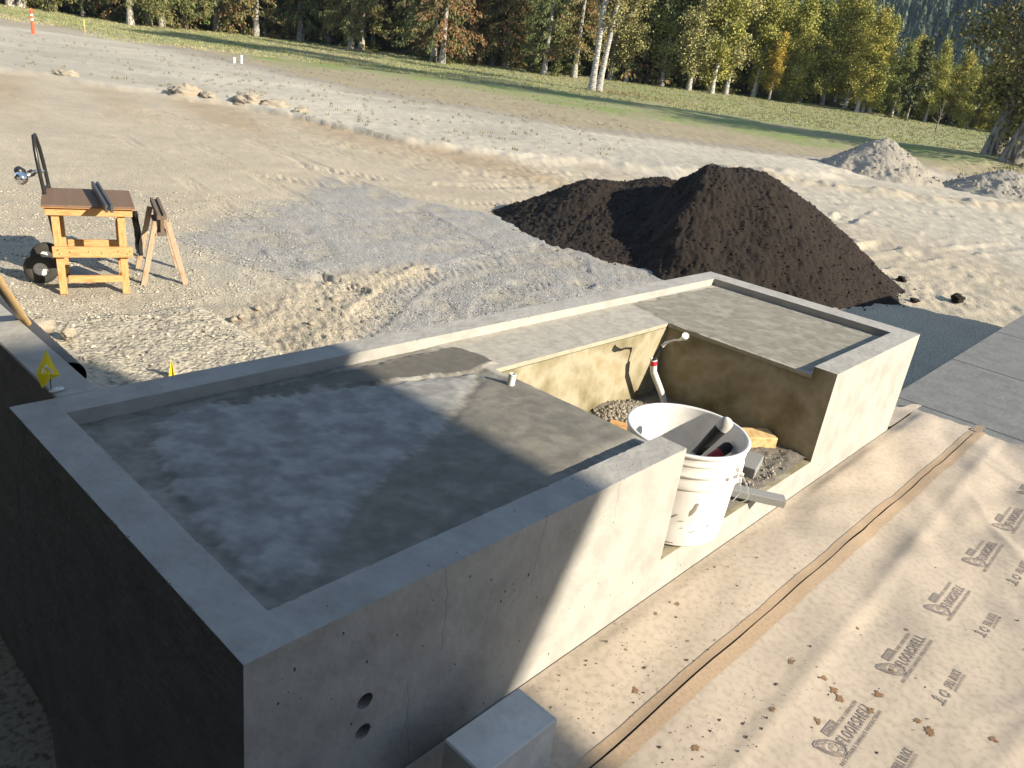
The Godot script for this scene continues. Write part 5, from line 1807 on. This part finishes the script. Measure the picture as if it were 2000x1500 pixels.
func build_hand_truck() -> void:
	var at := Vector3(1.90, GROUND, -6.98)
	var t := thing("hand_truck", "black hand truck with tall loop handle and pneumatic tyres behind the bench", "hand truck", at)
	# frame leans back toward the left; width runs along the line of sight
	var wv := Vector3(0.42, 0, -0.91).normalized()
	var lean := Vector3(-0.13, 1.0, 0.03)
	var foot := Vector3(0.16, 0.10, 0.02)
	var loop := []
	for s in [-1.0, 1.0]:
		var side := []
		for i in 12:
			var k := float(i) / 11.0
			var wide := 0.15 if k < 0.72 else 0.15 * sqrt(max(0.0, 1.0 - pow((k - 0.72) / 0.29, 2.0)))
			side.append(foot + lean * (1.16 * k) + wv * wide * s)
		if s > 0: side.reverse()
		loop.append_array(side)
	part("frame", tube(loop, [0.016], 10), M.black_paint, t)
	for k in [0.10, 0.36, 0.62]:
		part("crossbar", tube([foot + lean * (1.16 * k) - wv * 0.15, foot + lean * (1.16 * k) + wv * 0.15], [0.012], 8), M.black_paint, t)
	part("axle", tube([Vector3(0.0, 0.13, 0) - wv * 0.20, Vector3(0.0, 0.13, 0) + wv * 0.20], [0.010], 8), M.steel, t)
	part("toe_plate", box(Vector3(0.24, 0.008, 0.36), 0.002), M.black_paint, t, Vector3(0.27, 0.012, 0.0), Vector3(0, 0.22, 0))
	for s in [-1.0, 1.0]:
		var wh := part("wheel", lathe([Vector2(0.062, -0.036), Vector2(0.085, -0.042), Vector2(0.118, -0.034), Vector2(0.134, -0.014), Vector2(0.136, 0.0), Vector2(0.134, 0.014), Vector2(0.118, 0.034), Vector2(0.085, 0.042), Vector2(0.062, 0.036)], 36), M.tyre, t, Vector3(0.0, 0.136, 0) + wv * 0.205 * s)
		wh.transform = Transform3D(Basis(Vector3.UP.cross(wv).normalized(), wv, Vector3.UP).orthonormalized(), Vector3(0.0, 0.134, 0) + wv * 0.205 * s)
		part("rim", lathe([Vector2(0.0, -0.030), Vector2(0.018, -0.034), Vector2(0.022, -0.016), Vector2(0.050, -0.012), Vector2(0.062, -0.030), Vector2(0.064, 0.030), Vector2(0.050, 0.012), Vector2(0.022, 0.016), Vector2(0.018, 0.034), Vector2(0.0, 0.030)], 24), M.white_plastic, wh)
	# chrome lamp clamped to the frame
	var l := thing("clamp_lamp", "chrome round work lamp clamped to the hand truck handle", "lamp", at + Vector3(-0.13, 0.92, 0.12))
	part("shade", lathe([Vector2(0.0, 0.05), Vector2(0.030, 0.045), Vector2(0.050, 0.02), Vector2(0.056, -0.005), Vector2(0.050, -0.03), Vector2(0.030, -0.045), Vector2(0.0, -0.05)], 28), M.chrome, l, Vector3(-0.02, 0, 0.02), Vector3(0.4, 0, 0.9))
	part("housing", lathe([Vector2(0.0, 0.045), Vector2(0.032, 0.04), Vector2(0.045, 0.0), Vector2(0.036, -0.04), Vector2(0.0, -0.045)], 22), M.black_paint, l, Vector3(0.0, 0.035, -0.05), Vector3(0.5, 0, 0.6))
	part("bracket", tube([Vector3(0.02, 0.005, 0.0), Vector3(0.07, 0.035, -0.01), Vector3(0.12, 0.045, -0.03), Vector3(0.18, 0.04, -0.06)], [0.024, 0.022, 0.018, 0.016], 10), M.steel, l)
	part("collar", tube([Vector3(0.055, 0.028, -0.005), Vector3(0.085, 0.040, -0.012)], [0.029, 0.029], 12), M.black_paint, l)

# ---------------------------------------------------------------- small things
func build_small() -> void:
	solo("cast_block", box(Vector3(0.190, 0.118, 0.098), 0.003), M.pale_block, "pale smooth cast block standing on the paper against the island front", "block", Vector3(0.4225, 0.004, 0.124), Vector3(0, 0.0, 0))
	# marking flags
	var f := thing("marking_flag", "yellow marking flag with white scrawl at the wall corner", "flag", Vector3(0.092, IH, -0.975))
	part("wire", tube([Vector3(0, 0, 0), Vector3(0.001, 0.05, 0.0), Vector3(-0.002, 0.094, 0.0)], [0.0011], 6), M.black_paint, f)
	var g := PackedVector3Array()
	var e := [Vector3(-0.001, 0.097, 0.0), Vector3(-0.028, 0.051, 0.010), Vector3(-0.019, 0.013, 0.006), Vector3(0.003, 0.028, -0.002), Vector3(0.020, 0.035, 0.004), Vector3(0.008, 0.064, 0.006), Vector3(-0.006, 0.046, 0.014)]
	for q in [[0, 5, 6], [5, 4, 6], [4, 3, 6], [3, 2, 6], [2, 1, 6], [1, 0, 6]]: tri(g, e[q[0]], e[q[1]], e[q[2]])
	part("sheet", loose(g), M.flag, f)
	var scr := PackedVector3Array()
	for q in [[Vector2(-0.018, 0.052), Vector2(-0.014, 0.062)], [Vector2(-0.016, 0.058), Vector2(-0.010, 0.054)], [Vector2(-0.012, 0.064), Vector2(-0.006, 0.068)], [Vector2(-0.008, 0.066), Vector2(-0.004, 0.055)], [Vector2(-0.004, 0.062), Vector2(0.000, 0.050)], [Vector2(0.000, 0.058), Vector2(0.003, 0.044)]]:
		var a: Vector2 = q[0]
		var b: Vector2 = q[1]
		var n := (b - a).orthogonal().normalized() * 0.0016
		var zz := 0.0152
		quad(scr, Vector3(a.x + n.x, a.y + n.y, zz), Vector3(b.x + n.x, b.y + n.y, zz - 0.003), Vector3(b.x - n.x, b.y - n.y, zz - 0.003), Vector3(a.x - n.x, a.y - n.y, zz))
	part("scrawl", loose(scr), M.flag_print, f)
	var f2 := thing("marking_flag", "yellow marking flag mostly hidden behind the back rim", "flag", Vector3(0.704, 0.03, -1.76))
	part("wire", tube([Vector3(0, 0, 0), Vector3(0.0, 0.06, 0.0)], [0.0012], 6), M.black_paint, f2)
	var g2 := PackedVector3Array()
	tri(g2, Vector3(0, 0.075, 0), Vector3(-0.018, 0.0, 0.01), Vector3(0.016, 0.0, -0.008))
	tri(g2, Vector3(0, 0.075, 0), Vector3(0.016, 0.0, -0.008), Vector3(0.005, -0.02, 0.014))
	part("sheet", loose(g2), M.flag, f2)
	# crumpled litter at the foot of the flag
	solo("film_scrap", stone(61, Vector3(0.030, 0.006, 0.018), 0.6, 6, 9), M.grey_plastic, "crumpled clear film scrap at the foot of the yellow flag", "litter", Vector3(0.104, IH + 0.003, -0.972))
	# shovel resting on the low wall
	var sh := thing("tool_handle", "pale wooden tool handle resting over the low wall", "handle", Vector3(0.30, 0.05, -1.66))
	var o := -sh.position
	var lo := Vector3(0.268, 0.300, -1.700)
	var hi := Vector3(0.010, 0.690, -0.960)
	var dirv := (hi - lo).normalized()
	part("handle", tube([lo + o, lo + dirv * 0.3 + o, lo + dirv * 0.75 + o, lo + dirv * 1.05 + o], [0.0108, 0.0108, 0.0108, 0.0105], 14), M.handle_wood, sh)
	part("socket", tube([lo + o, lo - dirv * 0.10 + o, lo - dirv * 0.16 + o], [0.016, 0.017, 0.02], 12), M.black_paint, sh)
	# corrugated drain pipe along the wall
	var dp := thing("drain_pipe", "black drain pipe lying along the back of the low wall", "pipe", Vector3(0.224, 0.275, -1.27))
	var pp := []
	var rr := []
	for i in 81:
		var k := i / 80.0
		pp.append(Vector3(0.012 * k, 0.041 + 0.015 * k, -1.3 * k))
		rr.append(0.042 if i % 2 else 0.0405)
	part("pipe", tube(pp, rr, 24, false), M.pipe_black, dp)
	part("bore", tube([pp[0] + Vector3(0, 0, 0.001), pp[10]], [0.037, 0.037], 24, false), M.black_paint, dp)
	# stones worth picking out
	var st := [[Vector3(0.455, 0.10, -2.26), Vector3(0.12, 0.06, 0.075), "large tan stone beside the drain pipe", 0.4], [Vector3(0.545, 0.060, -2.26), Vector3(0.055, 0.045, 0.05), "squarish pale stone next to the large tan stone", 0.2]]
	for i in st.size():
		solo("stone", stone(40 + i, st[i][1], 0.35, 10, 14), M.rock, st[i][2], "stone", st[i][0], Vector3(0, st[i][3], 0), "stones picked out in the yard")
	var r := RandomNumberGenerator.new()
	r.seed = 1200
	var spots := [Vector2(2.77,-5.17), Vector2(2.86,-5.21), Vector2(5.38,-5.88), Vector2(5.52,-5.75), Vector2(4.11,-5.75), Vector2(4.3,-5.55), Vector2(3.6,-5.1), Vector2(3.3,-4.8), Vector2(3.1,-5.35), Vector2(3.9,-5.3), Vector2(4.6,-5.7), Vector2(3.45,-5.45), Vector2(2.6,-4.8), Vector2(4.9,-5.9)]
	for q in spots:
		var s := r.randf_range(0.05, 0.11)
		solo("field_stone", stone(80 + r.randi() % 40, Vector3(s, s * 0.6, s * 0.8), 0.4, 7, 10), M.rock, "angular tan stone lying in the churned dirt track", "stone", Vector3(q.x, broad_y(q.x, q.y) + 0.03, q.y), Vector3(r.randf_range(-0.3, 0.3), r.randf() * TAU, r.randf_range(-0.3, 0.3)), "stones in the churned dirt track")
	var cl := [[Vector2(11.93,-1.77), 0.17, true, "dark soil clod lying apart near the patio slab"], [Vector2(12.37,-2.68), 0.12, true, "dark soil clod on pale ground between heap and tracks"], [Vector2(11.1, -2.1), 0.10, true, "small dark soil clod at the tip of the topsoil heap"]]
	for i in cl.size():
		var q: Vector2 = cl[i][0]
		solo("soil_clod", stone(140 + i, Vector3(cl[i][1] * 1.2, cl[i][1] * 0.75, cl[i][1]), 0.5, 9, 12), M.topsoil, cl[i][3], "clod", Vector3(q.x, broad_y(q.x, q.y) + cl[i][1] * 0.3, q.y), Vector3(0, i, 0), "soil clods fallen from the heap")
	var lumps := [[Vector2(13.3,-20.6), 0.42, "small dark lump of dirt standing alone on the bank past the road"], [Vector2(12.7,-22.6), 0.85, "largest rough lump of dug dirt on the bank past the road"], [Vector2(13.2,-21.9), 0.6, "crumbling lump of dirt leaning on the largest lump of the bank"], [Vector2(11.5,-24.2), 0.8, "broad low lump of dug dirt on the bank, next to the small one"], [Vector2(11.9,-23.6), 0.45, "small lump of dirt beside the broad low one on the bank"], [Vector2(9.3,-27.6), 0.5, "upright lump of dirt on the far end of the bank"]]
	for i in lumps.size():
		var q: Vector2 = lumps[i][0]
		var s: float = lumps[i][1]
		solo("dirt_lump", stone(160 + i, Vector3(s * 1.4, s * 0.62, s), 0.34, 18, 26), M.lump, lumps[i][2], "dirt", Vector3(q.x, broad_y(q.x, q.y) + 0.14, q.y), Vector3(0, 0.6 + i, 0), "dirt lumps along the bank")
